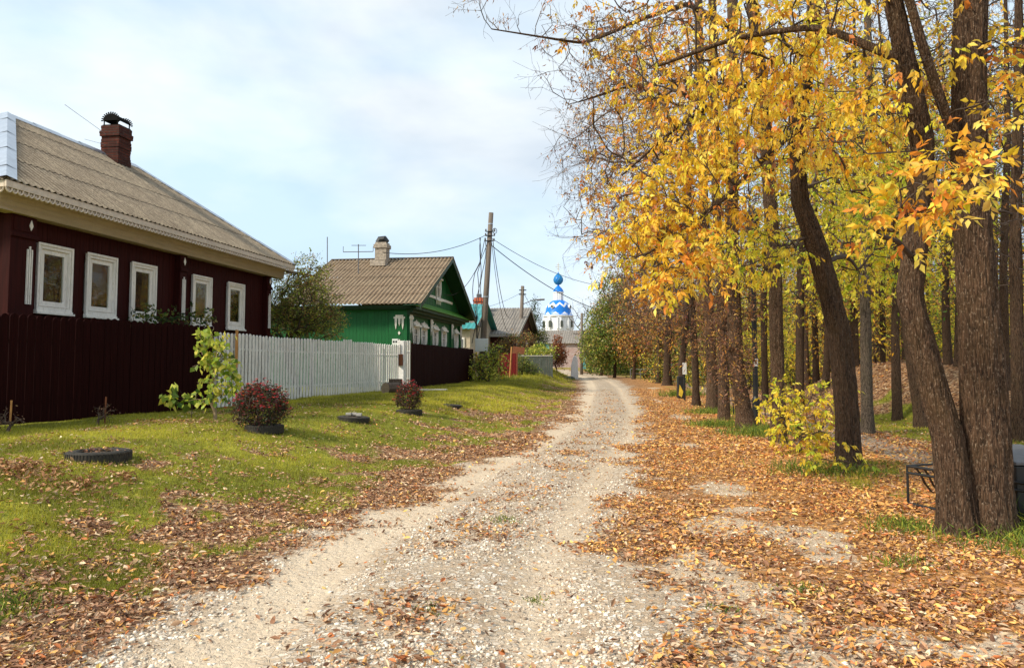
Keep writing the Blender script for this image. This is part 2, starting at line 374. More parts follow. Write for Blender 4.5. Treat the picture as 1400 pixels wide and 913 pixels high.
# vectorised instancing of a small template
def nrm(a): return a/np.maximum(np.linalg.norm(a, axis=-1, keepdims=True), 1e-9)
def inst(tv, tf, pos, X, Z, size):
    """template verts tv (k,3) placed at pos with local x along X, local z near Z, scaled by size (n,) or (n,3)"""
    X = nrm(X); Y = nrm(np.cross(Z, X)); Zn = np.cross(X, Y); size = np.asarray(size, float)
    if size.ndim == 1: size = size[:, None].repeat(3, 1)
    k = len(tv); T = tv[None]*size[:, None, :]
    V = pos[:, None]+T[..., 0:1]*X[:, None]+T[..., 1:2]*Y[:, None]+T[..., 2:3]*Zn[:, None]
    n = len(pos); Fc = (tf[None]+(np.arange(n)*k)[:, None, None]).reshape(-1, tf.shape[1])
    return V.reshape(-1, 3), Fc
LEAF_V = np.array([(0, 0, 0), (.42, -.2, .05), (1, 0, -.1), (.42, .2, .05)]); LEAF_F = np.array([(0, 1, 2), (0, 2, 3)])
def rnd(n, r): return r.normal(size=(n, 3))
def segs(A, B, ra, rb, s):
    """tapered prisms from A to B"""
    n = len(A); D = nrm(B-A); ref = np.where(np.abs(D[:, 2:3]) < .9, np.array([[0, 0, 1.]]), np.array([[1., 0, 0]]))
    P = nrm(np.cross(D, ref)); Q = np.cross(D, P); t = np.arange(s)*2*pi/s
    ring = np.cos(t)[None, :, None]*P[:, None]+np.sin(t)[None, :, None]*Q[:, None]
    V = np.concatenate([A[:, None]+ring*ra[:, None, None], B[:, None]+ring*rb[:, None, None]], 1)
    k = np.arange(s); f = np.stack([k, (k+1) % s, s+(k+1) % s, s+k], 1)
    return V.reshape(-1, 3), (f[None]+(np.arange(n)*2*s)[:, None, None]).reshape(-1, 4)

PAL = {
 'gold': ([(.86, .52, .04), (.90, .62, .06), (.80, .42, .03), (.92, .70, .12), (.66, .30, .04), (.50, .24, .07)], [3, 3, 1.6, 2.4, .8, .5]),
 'orange': ([(.86, .42, .05), (.82, .30, .05), (.90, .56, .08), (.62, .20, .04), (.88, .64, .14)], [3, 2, 2, 1, 1]),
 'lime': ([(.62, .62, .05), (.48, .56, .045), (.76, .66, .06), (.34, .46, .04)], [3, 2, 2, 1.5]),
 'yellow': ([(.86, .68, .06), (.82, .58, .05), (.70, .64, .05), (.9, .74, .12)], [2, 2, 2, 1]),
 'brown': ([(.40, .19, .07), (.30, .13, .055), (.52, .27, .08), (.20, .09, .045), (.6, .36, .10)], [3, 2, 2, 2, 1]),
 'dry': ([(.26, .14, .08), (.19, .10, .06), (.36, .2, .11), (.14, .08, .05)], [3, 2, 2, 1]),
 'olive': ([(.17, .19, .04), (.24, .24, .05), (.11, .14, .03), (.34, .28, .08), (.42, .36, .14)], [3, 2, 3, 1.4, .8]),
 'green': ([(.13, .22, .03), (.20, .28, .035), (.08, .14, .02), (.34, .36, .04)], [3, 2, 3, 1]),
 'dkgreen': ([(.05, .09, .02), (.08, .12, .025), (.03, .06, .015)], [1, 1, 1]),
 'vine': ([(.55, .58, .08), (.36, .45, .06), (.70, .64, .12), (.25, .36, .05)], [3, 2, 2, 1.5]),
 'rust': ([(.34, .12, .05), (.25, .09, .04), (.42, .17, .06)], [2, 2, 1]),
 'wine': ([(.10, .055, .04), (.055, .075, .03), (.16, .05, .04)], [2, 2, 1]),
}
def palcol(pal, n, r, per=1):
    """pal: dict name->weight; per = leaves sharing one base colour"""
    if isinstance(pal, str): pal = {pal: 1}
    names = list(pal); w = np.array([pal[k] for k in names], float); w /= w.sum()
    m = (n+per-1)//per; which = r.choice(len(names), m, p=w); out = np.zeros((m, 3))
    for i, k in enumerate(names):
        c, ww = PAL[k]; ww = np.array(ww)/sum(ww); sel = which == i; out[sel] = np.array(c)[r.choice(len(c), sel.sum(), p=ww)]
    out = np.repeat(out, per, 0)[:n]
    out = out*(1+r.normal(size=(n, 1))*.13)+r.normal(size=(n, 3))*.012
    return np.clip(out, .01, .93)

def tip_twigs(P, D, L, r, bend=.5):
    """curved twigs from tips P in direction D: returns polyline points (n,4,3)"""
    n = len(P); pts = [P]; d = nrm(D)
    for k in range(3):
        d = nrm(d+rnd(n, r)*.22+np.array([0, 0, -.22*bend])); pts.append(pts[-1]+d*(L/3)[:, None])
    return np.stack(pts, 1)
def sample_poly(T, t):
    """T (n,4,3), t (n,m) in 0..1"""
    x = np.clip(t, 0, .999)*3; i = x.astype(int); f = x-i; n = len(T); a = np.arange(n)[:, None]
    return T[a, i]*(1-f)[..., None]+T[a, i+1]*f[..., None]
def leaves_pinnate(T, m, Lr, ls, pal, r, nl=5, hang=.5):
    """m compound leaves per twig, each with nl leaflets"""
    n = len(T); t = r.rand(n, m)*.85+.12; B = sample_poly(T, t).reshape(-1, 3); q = len(B)
    tw = nrm(T[:, 3]-T[:, 0]).repeat(m, 0)
    R = nrm(tw*.5+rnd(q, r)*.75+np.array([0, 0, -hang])); side = nrm(np.cross(R, rnd(q, r)*.5+np.array([0, 0, 1])))
    up = np.cross(side, R)
    Lq = Lr*(.7+.6*r.rand(q))
    pos = []; ax = []; nz = []; sz = []
    pairs = [(0.45, 1), (.48, -1), (.75, 1), (.78, -1), (1., 0)] if nl == 5 else [(.3, 1), (.33, -1), (.55, 1), (.58, -1), (.8, 1), (.83, -1), (1, 0)] if nl == 7 else [(.7, 1), (.72, -1), (1, 0)]
    for (s_, sd) in pairs:
        pos.append(B+R*(s_*Lq)[:, None]); ax.append(nrm(R*.75+side*sd*.8+np.array([0, 0, -hang*.8])+rnd(q, r)*.22))
        nz.append(nrm(up+rnd(q, r)*.45)); sz.append(ls*(.7+.6*r.rand(q)))
    k = len(pairs); pos = np.stack(pos, 1).reshape(-1, 3); ax = np.stack(ax, 1).reshape(-1, 3); nz = np.stack(nz, 1).reshape(-1, 3); sz = np.stack(sz, 1).reshape(-1)
    V, Fc = inst(LEAF_V*np.array([1, 1.15, 1]), LEAF_F, pos, ax, nz, sz)
    C = palcol(pal, len(pos), r, k).repeat(4, 0)
    # rachis
    rv, rf = segs(B, B+R*Lq[:, None], np.full(q, .0016), np.full(q, .001), 3)
    return V, Fc, C
def leaves_simple(T, m, ls, pal, r, hang=.4, spread=.1, wid=1.2, per=3):
    n = len(T); t = r.rand(n, m); B = sample_poly(T, t).reshape(-1, 3); q = len(B); B = B+rnd(q, r)*spread
    ax = nrm(rnd(q, r)*.8+np.array([0, 0, -hang])); nz = nrm(rnd(q, r))
    V, Fc = inst(LEAF_V*np.array([1, wid, 1]), LEAF_F, B, ax, nz, ls*(.6+.8*r.rand(q)))
    return V, Fc, palcol(pal, q, r, per).repeat(4, 0)
def blob(c, rad, n, r, shell=.25):
    d = nrm(rnd(n, r)); rr = (shell+(1-shell)*r.rand(n))**(1/2.2); return np.array(c)+d*rr[:, None]*np.array(rad)

def skeleton(seed, seed_r, tg, r, alpha=.35, rtip=.004, powr=.46, step=.7):
    """grow a branch tree from the seed nodes (trunk) to all targets; returns segments and per-target parent directions"""
    P = [tuple(x) for x in seed]; par = [-1]*len(P); PL = [0.0]*len(P); ns = len(P)
    n = len(tg); pa = np.array(P); dd = np.linalg.norm(tg[:, None]-pa[None], axis=2); best = dd.argmin(1); cost = dd[np.arange(n), best]
    done = np.zeros(n, bool); tn = np.full(n, -1)
    for _ in range(n):
        c = np.where(done, 1e9, cost); i = int(c.argmin()); b = int(best[i]); done[i] = True
        a = np.array(P[b]); t = tg[i]; d = np.linalg.norm(t-a); k = max(1, int(d/step)); new = []
        off = r.normal(size=3)*d*.09+np.array([0, 0, d*.05])
        prev = b
        for j in range(1, k+1):
            f = j/k; q = a+(t-a)*f+off*math.sin(pi*f)
            if j < k: q = q+r.normal(size=3)*.03*min(d, 2)
            P.append(tuple(q)); par.append(prev); PL.append(PL[prev]+d/k); prev = len(P)-1; new.append(prev)
        tn[i] = prev
        for j in new:
            dj = np.linalg.norm(tg-np.array(P[j]), axis=1)+alpha*PL[j]
            m = dj < cost; cost[m] = dj[m]; best[m] = j
    P = np.array(P); par = np.array(par); w = np.zeros(len(P)); w[tn] = 1
    for j in range(len(P)-1, ns-1, -1): w[par[j]] += w[j]
    rad = rtip*np.maximum(w, 1)**powr
    idx = np.arange(ns, len(P)); pr = par[idx]
    ra = np.where(pr < ns, np.minimum(rad[idx]*1.25, seed_r[np.minimum(pr, ns-1)]*.8), np.minimum(rad[pr], rad[idx]*1.35))
    # bow every edge a little: two pieces
    A = P[pr]; B = P[idx]; L = np.linalg.norm(B-A, axis=1); mid = (A+B)/2+r.normal(size=A.shape)*(L*.05)[:, None]
    SA = np.concatenate([A, mid]); SB = np.concatenate([mid, B]); rm = (ra+rad[idx])/2
    SR = np.concatenate([ra, rm]); SE = np.concatenate([rm, rad[idx]])
    dirs = nrm(P[tn]-P[par[tn]])
    return SA, SB, SR, SE, dirs
def mesh_branches(name, parts, mat, parent):
    Vs = []; Fs = {3: [], 4: []}; b = 0; out = []
    for (V, Fc) in parts:
        Vs.append(V); out.append(Fc+b); b += len(V)
    return npmesh(name, np.concatenate(Vs), [np.concatenate(out)], mat, parent, smooth=True)
def limb_parts(SA, SB, SR, SE):
    big = SR > .02; res = []
    if big.any(): res.append(segs(SA[big], SB[big], SR[big], SE[big], 7))
    if (~big).any(): res.append(segs(SA[~big], SB[~big], SR[~big], SE[~big], 3))
    return res
def trunk_mesh(name, pts, rad, mat, parent, r, sides=22, ring=.12, rough=.06, flare=True, ridge=0):
    """bark-ridged trunk along a polyline"""
    pts = np.array(pts, float); rad = np.array(rad, float); d = np.r_[0, np.cumsum(np.linalg.norm(np.diff(pts, axis=0), axis=1))]
    m = max(4, int(d[-1]/ring)); t = np.linspace(0, d[-1], m)
    C = np.stack([np.interp(t, d, pts[:, k]) for k in range(3)], 1)
    for _ in range(3): C[1:-1] = (C[:-2]+C[1:-1]*2+C[2:])/4
    R = np.interp(t, d, rad)*.86
    if flare: R = R*(1+.5*np.exp(-t/.22))
    D = np.gradient(C, axis=0); D = nrm(D); A = nrm(np.cross(D, np.array([0, 1, .01]))); B = np.cross(D, A)
    th = np.arange(sides)*2*pi/sides-pi/2; ph = r.rand()*50
    TT, Z = np.meshgrid(th, t)
    lob = 1+.055*np.sin(3*TT+ph+Z*.25)+.04*np.sin(5*TT+ph*2-Z*.4)+(.13*np.exp(-Z/.3)*np.cos(4*TT+ph) if flare else 0)
    nz = (fbm(TT*sides/6.3*.5+ph, Z*1.6+ph, 4)-.5)*rough*4
    lump = (fbm(np.cos(TT)*1.3+ph+5, Z*.9+np.sin(TT)*1.3, 3)-.5)*.22
    RR = R[:, None]*(lob+nz+lump)
    if ridge:
        wz = (fbm(TT*2+ph, Z*2.2+ph, 3)-.5)*1.6; q = fbm(TT*ridge+wz*3+7, Z*3.2+wz*2+ph, 3); q2 = fbm(TT*ridge*2.3+wz*4, Z*7+ph*2, 2)
        RR = RR+(.5-np.abs(q-.5)*4)*.011+(q2-.5)*.010
    V = C[:, None]+RR[..., None]*(np.cos(TT)[..., None]*A[:, None]+np.sin(TT)[..., None]*B[:, None])
    k = np.arange(sides); f = []
    for i in range(m-1): f.append(np.stack([i*sides+k, i*sides+(k+1) % sides, (i+1)*sides+(k+1) % sides, (i+1)*sides+k], 1))
    return npmesh(name, V.reshape(-1, 3), [np.concatenate(f)], mat, parent, smooth=True), C, R
def local(o, e):
    """child meshes were laid out in world space: bring them into the frame of their thing"""
    m = Matrix.Translation(e.location) @ e.rotation_euler.to_matrix().to_4x4()
    o.data.transform(m.inverted()); o.parent = e; return o

# ================================================================ GROUND
def build_ground():
    def axis(lo, hi, c, fine, g):
        a = [c]; s = fine
        while a[-1] < hi: a.append(a[-1]+s); s = s*g if a[-1] > c+8 else s
        b = [c]; s = fine
        while b[-1] > lo: b.append(b[-1]-s); s = s*g if b[-1] < c-9 else s
        return np.array(b[::-1][:-1]+a)
    us = axis(-900, 900, 0, .11, 1.09)
    v = [1.5]; s = .09
    while v[-1] < 2500:
        v.append(v[-1]+s); s = max(.09, .009*v[-1]) if v[-1] < 60 else s*1.06
    vb = [1.5]; s = .15
    while vb[-1] > -60: vb.append(vb[-1]-s); s *= 1.12
    vs = np.array(vb[::-1][:-1]+v)
    U, V_ = np.meshgrid(us, vs); Z = Huv(U, V_)
    X, Y = xy(U, V_); V = np.stack([X, Y, Z], -1).reshape(-1, 3)
    road, gr, di, pa = masks(U, V_)
    nu, nv = len(us), len(vs)
    i = np.arange(nv-1)[:, None]*nu+np.arange(nu-1)[None]
    F4 = np.stack([i, i+1, i+nu+1, i+nu], -1)
    uc_ = (us[:-1]+us[1:])/2; vc_ = (vs[:-1]+vs[1:])/2; UC, VC = np.meshgrid(uc_, vc_)
    isroad = (np.abs(UC-uc(VC)) < hw(VC)+.35) & (VC < 300)
    ispath = (np.abs(UC-pathc(VC)) < .85) & (VC > 2) & (VC < 100)
    DU = U-uc(V_); trk = np.maximum(np.exp(-((DU+.95)/.38)**2), .65*np.exp(-((DU-.72)/.30)**2))
    ext = {'track': trk.reshape(-1), 'mask': np.stack([road, gr, di], -1).reshape(-1, 3), 'path': pa.reshape(-1)}
    for nm, sel in (('ground', ~isroad & ~ispath), ('gravel_road', isroad), ('park_path', ispath)):
        Fs = F4[sel]; used = np.unique(Fs); mp = np.full(len(V), -1); mp[used] = np.arange(len(used))
        o = npmesh(nm, V[used], [mp[Fs]], M['ground'], None, smooth=True, extra={k: a[used] for k, a in ext.items()})
        tag(o, kind='structure')
build_ground()

# fallen leaves, blades and stones: one object each
def scatter(n, v0, v1, u0, u1, r, p=1.0):
    """more points near the camera: density ~ 1/v^p"""
    if p == 1: v = v0*(v1/v0)**r.rand(n)
    else: v = (v0**(1-p)+r.rand(n)*(v1**(1-p)-v0**(1-p)))**(1/(1-p))
    u = u0+(u1-u0)*r.rand(n); return u, v
def to_world(u, v, dz=0):
    x, y = xy(u, v); return np.stack([x, y, Huv(u, v)+dz], 1)
def infield(u, v, m=60):
    x, y = xy(u, v); px = 700+F*x/np.maximum(y, .1); return (y > 2.2) & (px > -m) & (px < 1400+m)
def litter():
    r = np.random.RandomState(11); VV = []; FF = []; CC = []; b = 0
    tv = np.array([(-.5, 0, .0), (-.1, -.24, .10), (.5, 0, .06), (-.1, .24, .10), (0, 0, -.01), (.25, -.16, .1), (.25, .16, .1)])
    tf = np.array([(0, 1, 4), (1, 5, 4), (5, 2, 4), (2, 6, 4), (6, 3, 4), (3, 0, 4)])
    for (n, v0, v1, u0, u1, L0, L1, p) in ((520000, 2.6, 13, -8.5, 5.5, .010, .068, 1.0), (170000, 12, 45, -9, 8.5, .04, .09, 1.3), (9000, 6, 32, 5, 13, .07, .13, .5)):
        u, v = scatter(n, v0, v1, u0, u1, r, p)
        road, gr, di, pa = masks(u, v)
        patch = fbm(u*1.6+3, v*1.6+8, 3)
        dens = (1-road)*(1-.93*gr)*(1-.85*di)*(1-.7*pa)
        dens = np.where(gr > .3, np.maximum(dens, .16*sm((patch-.5)*6)+.03), dens); dens = dens*np.clip(.55+(patch-.4)*2.2, .15, 1.15)
        dens = np.maximum(dens, np.where(road > .5, .012+.05*sm((patch-.55)*8), .02))
        k = (r.rand(n) < dens) & infield(u, v); u, v = u[k], v[k]; q = len(u); lr = (gr[k] < .35)
        P = to_world(u, v, 0); P[:, 2] += .004+r.rand(q)*.02*np.where(lr, 1, .8)+np.where(lr, 0, .012)
        X = rnd(q, r)*np.array([1, 1, .32]); Z = nrm(rnd(q, r)*.42+np.array([0, 0, 1]))
        L = L0+(L1-L0)*r.rand(q)**2.0
        sc = np.stack([L, L*(.5+.7*r.rand(q)), L*(.3+2.2*r.rand(q))*np.where(r.rand(q) < .3, -1, 1)], 1)
        V, Fc = inst(tv, tf, P, X, Z, sc)
        side = np.clip((u-uc(v))/2.5, -1, 1); near = sm((9-v)/4)
        cols = np.array([(.42, .235, .13), (.29, .145, .08), (.58, .36, .21), (.17, .085, .05), (.72, .54, .35), (.68, .34, .10), (.76, .42, .13), (.58, .20, .07), (.82, .58, .18)])
        wl = np.array([3, 2.6, 2.4, 2.0, 1.5, .9, .3, .5, .25]); wr = np.array([1.7, 1.6, .9, 1.2, .35, 4.2, 3.6, 1.6, 1.0])
        g = np.clip((side+.6)/1.2, 0, 1)*(1-.5*near)*(1-.85*sm((u-4.5)/2)); pr = wl[None]/wl.sum()*(1-g[:, None])+wr[None]/wr.sum()*g[:, None]
        pick = (pr.cumsum(1) > r.rand(q)[:, None]).argmax(1); C = cols[pick]*(1+r.normal(size=(q, 1))*.18)
        VV.append(V); FF.append(Fc+b); CC.append(np.clip(C, .02, .9).repeat(len(tv), 0)); b += len(V)
    # heaps round the first tyre
    for (cx, cy, rr, n) in ((-4.98, 7.65, .28, 300), (-4.25, 7.45, .25, 130), (-4.12, 7.95, .12, 60), (-4.6, 7.3, .4, 150)):
        P = np.stack([cx+r.normal(size=n)*rr*.6, cy+r.normal(size=n)*rr*.6, np.zeros(n)], 1); P[:, 2] = Hn(P[:, 0], P[:, 1])+r.rand(n)*.07
        L = .03+.04*r.rand(n); V, Fc = inst(tv, tf, P, rnd(n, r)*np.array([1, 1, .5]), rnd(n, r)*.6+np.array([0, 0, 1]), np.stack([L, L, L*2], 1))
        C = np.array([(.40, .2, .09), (.30, .14, .06), (.52, .32, .16)])[r.choice(3, n)]; VV.append(V); FF.append(Fc+b); CC.append(C.repeat(len(tv), 0)); b += len(V)
    tag(npmesh('fallen_leaves', np.concatenate(VV), [np.concatenate(FF)], M['litter'], None, np.concatenate(CC)), 'brown and orange fallen leaves lying on the verges and road edge', 'fallen leaves', kind='stuff')
litter()
def grass():
    r = np.random.RandomState(5); VV = []; FF = []; CC = []; b = 0
    tv = np.array([(0, -.5, 0), (0, .5, 0), (.5, .32, .10), (.5, -.32, .10), (1, 0, .38)]); tf = [(0, 1, 2, 3)]
    tv3 = np.array([(0, -.5, 0), (0, .5, 0), (1, 0, .0)]); tf3 = np.array([(0, 1, 2)])
    for (n, v0, v1, u0, u1, hh, ww, p, th) in ((330000, 4.2, 22, -10.2, -2.6, .055, .006, 1.2, .45), (230000, 18, 60, -10, -2.3, .09, .014, 1.4, .4), (90000, 4.5, 30, 2.1, 4.3, .09, .007, 1.0, .45), (60000, 8, 26, 4.9, 9, .06, .010, .6, .4), (22000, 44, 90, -13, -4, .22, .03, .5, .1)):
        u, v = scatter(n, v0, v1, u0, u1, r, p); road, gr, di, pa = masks(u, v)
        cl = fbm(u*4, v*4, 2); cl2 = fbm(u*.8+50, v*.8, 3)
        k = (gr*(.55+cl) > th+r.rand(n)*.3) & infield(u, v); u, v, cl, cl2 = u[k], v[k], cl[k], cl2[k]; q = len(u)
        P = to_world(u, v, -.005); X = nrm(rnd(q, r)*.45+np.array([0, 0, 1])); Z = rnd(q, r)
        h = hh*(.4+.9*r.rand(q))*(.6+.8*cl)
        V, Fc = inst(tv3, tf3, P, X, Z, np.stack([h, np.full(q, ww), h], 1))
        t = np.clip((cl2-.35)*3+r.normal(size=q)*.25, 0, 1)[:, None]
        C = np.array([(.23, .235, .025)])*(1-t)+np.array([(.66, .59, .06)])*t; C = C*(1+r.normal(size=(q, 1))*.2)
        st = r.rand(q) < .07; C[st] = (.5, .42, .2)
        C = np.clip(C, .01, .8)[:, None].repeat(3, 1); C[:, :2] *= .6
        VV.append(V); FF.append(Fc+b); CC.append(C.reshape(-1, 3)); b += len(V)
    # tall tufts at the trees of the right verge
    for (X0, Y0, rad, n, h0) in ((4.75, 6.35, .28, 900, .32), (4.2, 6.0, .5, 700, .16), (3.55, 6.7, .3, 400, .14), (4.3, 10.2, .6, 900, .17), (5.3, 15.6, .7, 1300, .24), (4.9, 17.9, .6, 800, .22), (2.9, 5.6, .2, 120, .1), (1.95, 5.0, .12, 160, .06), (1.3, 4.6, .1, 90, .05), (-.5, 4.6, .12, 90, .04), (.15, 4.9, .08, 60, .04), (-.1, 7.2, .15, 120, .05), (6.1, 22.5, .7, 700, .25), (7.8, 34, .9, 600, .4), (-3.1, 4.5, .25, 500, .1), (-2.4, 6.0, .3, 200, .05)):
        P = np.stack([X0+r.normal(size=n)*rad*.55, Y0+r.normal(size=n)*rad*.55, np.zeros(n)], 1); P[:, 2] = Hn(P[:, 0], P[:, 1])-.01
        X = nrm(rnd(n, r)*.4+np.array([0, 0, 1])); h = h0*(.35+.8*r.rand(n)); w = .004+.0016*Y0**.6
        for k, (s0, s1) in enumerate(((0, .6), (.6, 1))):
            Xk = X if k == 0 else nrm(X+rnd(n, r)*.35+np.array([0, 0, -.35])); PP = P if k == 0 else P+X*(h*.6)[:, None]
            tvk = np.array([(0, -.5, 0), (0, .5, 0), (1, .42, 0), (1, -.42, 0)]) if k == 0 else np.array([(0, -.42, 0), (0, .42, 0), (1, 0.04, 0), (1, -.04, 0)])
            hk = h*(.6 if k == 0 else .55); V, Fc = inst(tvk, np.array([(0, 1, 2), (0, 2, 3)]), PP, Xk, np.cross(X, rnd(n, r)), np.stack([hk, np.full(n, w), hk], 1))
            C = (np.array([(.11, .17, .025)])+(r.rand(n, 1) < .3)*np.array([(.22, .18, .02)]))*(1+r.normal(size=(n, 1))*.2)
            VV.append(V); FF.append(Fc+b); CC.append(np.clip(C, .01, .8).repeat(4, 0)); b += len(V)
    tag(npmesh('grass', np.concatenate(VV), [np.concatenate(FF)], M['blade'], None, np.concatenate(CC)), 'short yellow green grass on the verges beside the road', 'grass', kind='stuff')
grass()
def gravel():
    r = np.random.RandomState(9)
    t = (1+5**.5)/2; iv = np.array([(-1, t, 0), (1, t, 0), (-1, -t, 0), (1, -t, 0), (0, -1, t), (0, 1, t), (0, -1, -t), (0, 1, -t), (t, 0, -1), (t, 0, 1), (-t, 0, -1), (-t, 0, 1)])/1.9
    jf = np.array([(0, 11, 5), (0, 5, 1), (0, 1, 7), (0, 7, 10), (0, 10, 11), (1, 5, 9), (5, 11, 4), (11, 10, 2), (10, 7, 6), (7, 1, 8), (3, 9, 4), (3, 4, 2), (3, 2, 6), (3, 6, 8), (3, 8, 9), (4, 9, 5), (2, 4, 11), (6, 2, 10), (8, 6, 7), (9, 8, 1)])
    VV = []; FF = []; CC = []; b = 0
    for (n, v0, v1, a, c, p) in ((70000, 2.8, 9, .003, .016, 1.5), (26000, 8.5, 24, .006, .018, 1.6)):
        u, v = scatter(n, v0, v1, -3.2, 2.4, r, p); road, gr, di, pa = masks(u, v)
        pt = fbm(u*2.2+31, v*1.5, 3); du = u-uc(v)
        wgt = road*(.10+1.1*sm((pt-.42)*5))*(1-.85*np.exp(-((du+.95)/.32)**2))*(1-.5*np.exp(-((du-.7)/.25)**2))+di*.12+.05*(du > 0)*(1-gr)
        k = (r.rand(n) < wgt) & infield(u, v); u, v = u[k], v[k]; q = len(u); s = a+(c-a)*r.rand(q)**3.2
        P = to_world(u, v, 0); P[:, 2] += s*.12
        V, Fc = inst(iv, jf, P, rnd(q, r)*np.array([1, 1, .25]), rnd(q, r)*.35+np.array([0, 0, 1]), np.stack([s*(1+.5*r.rand(q)), s*(.7+.4*r.rand(q)), s*.55], 1))
        V = V+r.normal(size=V.shape)*np.repeat(s, 12)[:, None]*.12
        C = np.array([(.68, .59, .47), (.80, .73, .62), (.50, .40, .30), (.58, .45, .32), (.29, .22, .16)])[r.choice(5, q, p=[.27, .2, .2, .17, .16])]*(1+r.normal(size=(q, 1))*.1)
        VV.append(V); FF.append(Fc+b); CC.append(np.clip(C, .02, .85).repeat(12, 0)); b += len(V)
    tag(npmesh('gravel', np.concatenate(VV), [np.concatenate(FF)], M['stone'], None, np.concatenate(CC), smooth=True), 'pale loose gravel stones on the dirt road', 'gravel', kind='stuff')
gravel()

# ================================================================ HOUSES (local frame: x across the street, y along it)
def house(name, u, v, label, cat='house', z=.42):
    X, Y = xy(u, v); e = empty(name, (X, Y, z), -TH, label, cat); return e, (u, v, z)
def corr_roof(mb, O, A, Uv, L, top, lam=.16, amp=.022, row=1.25):
    """corrugated sheets: O lower left, A along the eave, Uv up the slope, top(s) = slope length at s"""
    O = Vector(O); A = Vector(A).normalized(); Uv = Vector(Uv).normalized(); Nn = A.cross(Uv).normalized()
    if Nn.z < 0: Nn = -Nn
    ns = int(L/(lam/6))+1; mx = max(top(L*i/40) for i in range(41)); k = 0; t0 = -.0
    while t0 < mx:
        t1 = t0+row+.06; vs = []; fs = []
        for i in range(ns+1):
            s = L*i/ns; T = top(s); jt = (math.sin(int(s/1.04)*12.9898+k*4.7)*.055 if k else 0); a = min(t0+jt, T); b = min(t1+.06, T); h = amp*math.cos(2*pi*s/lam)
            vs.append(O+A*s+Uv*a+Nn*(h+.016)); vs.append(O+A*s+Uv*b+Nn*(h+.016*(1-(b-a)/row*.95)))
        for i in range(ns):
            if top(L*(i+.5)/ns) > t0+.02: fs.append((2*i, 2*i+2, 2*i+3, 2*i+1))
        mb.add(vs, fs); t0 += row; k += 1
def wall_boards(mb, fixed, y0, y1, z0, z1, holes, w=.13, axis='y', sgn=1, jit=.004, d=.03):
    """vertical boards on a wall plane x=fixed (axis y) or y=fixed (axis x), cut round the openings"""
    n = int(round((y1-y0)/w)); w = (y1-y0)/n; rr = random.Random(5)
    for i in range(n):
        a = y0+i*w+.003; b = a+w-.006; o = rr.random()*jit; sp = [(z0, z1)]
        for (h0, h1, g0, g1) in holes:
            if b > h0 and a < h1: sp = [q for (p0, p1) in sp for q in ((p0, min(p1, g0)), (max(p0, g1), p1)) if q[1]-q[0] > .01]
        for (p0, p1) in sp:
            f0, f1 = sorted((fixed+sgn*o, fixed-sgn*d))
            if axis == 'y': mb.box(f0, f1, a, b, p0, p1)
            else: mb.box(a, b, f0, f1, p0, p1)

# ---- maroon log house on the left
hm, om = house('maroon_house', -11.3, 17, 'dark maroon wooden house with five white windows and grey hipped roof behind the maroon fence')
WZ = (2.50, 3.85); WI = [(12.79, 13.73), (14.13, 15.09), (15.58, 16.52), (18.05, 18.99), (19.83, 20.79)]
m = MB(om)
holes = [(a+.12, b-.12, WZ[0]+.12, WZ[1]-.12) for a, b in WI]
wall_boards(m, -11.3, 12.05, 22.3, .2, 4.5, holes)
wall_boards(m, 12.08, -17.3, -11.34, .2, 4.5, [], axis='x', sgn=-1)
m.box(-17.3, -11.36, 22.2, 22.27, .2, 4.5); m.box(-17.3, -17.24, 12.1, 22.2, .2, 4.5)
for k in (2.35, ): m.box(-11.3, -11.265, 12.1, 22.3, k-.16, k-.09)
m.build('wall', M['maroon_paint'], hm)
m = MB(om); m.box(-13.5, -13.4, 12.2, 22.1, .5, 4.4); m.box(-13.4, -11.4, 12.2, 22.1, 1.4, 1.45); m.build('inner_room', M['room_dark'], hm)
# roof
R0 = (-10.62, 11.32, 4.72); R1v, R2v, Ru, Rz = 15.2, 19.85, -14.3, 7.36; ev1 = 22.95
sl = math.hypot(R0[0]-Ru, Rz-R0[2]); LL = ev1-R0[1]
def top_side(s):
    v = R0[1]+s; return sl*max(0, min(1, (v-R0[1])/(R1v-R0[1]), (ev1-v)/(ev1-R2v)))
m = MB(om)
corr_roof(m, R0, (0, 1, 0), (Ru-R0[0], 0, Rz-R0[2]), LL, top_side)
W2 = 2*(R0[0]-Ru)
sh = math.hypot(R1v-R0[1], Rz-R0[2]); corr_roof(m, (R0[0]-W2, R0[1], R0[2]), (1, 0, 0), (0, R1v-R0[1], Rz-R0[2]), W2, lambda s: sh*max(0, 1-abs(s-W2/2)/(W2/2)))
sh2 = math.hypot(ev1-R2v, Rz-R0[2]); corr_roof(m, (R0[0]-W2, ev1, R0[2]), (1, 0, 0), (0, R2v-ev1, Rz-R0[2]), W2, lambda s: sh2*max(0, 1-abs(s-W2/2)/(W2/2)), .3)
corr_roof(m, (R0[0]-W2, R0[1], R0[2]), (0, 1, 0), (-(Ru-R0[0]), 0, Rz-R0[2]), LL, top_side, .3)
roof = m.build('roof', M['slate_roof'], hm)
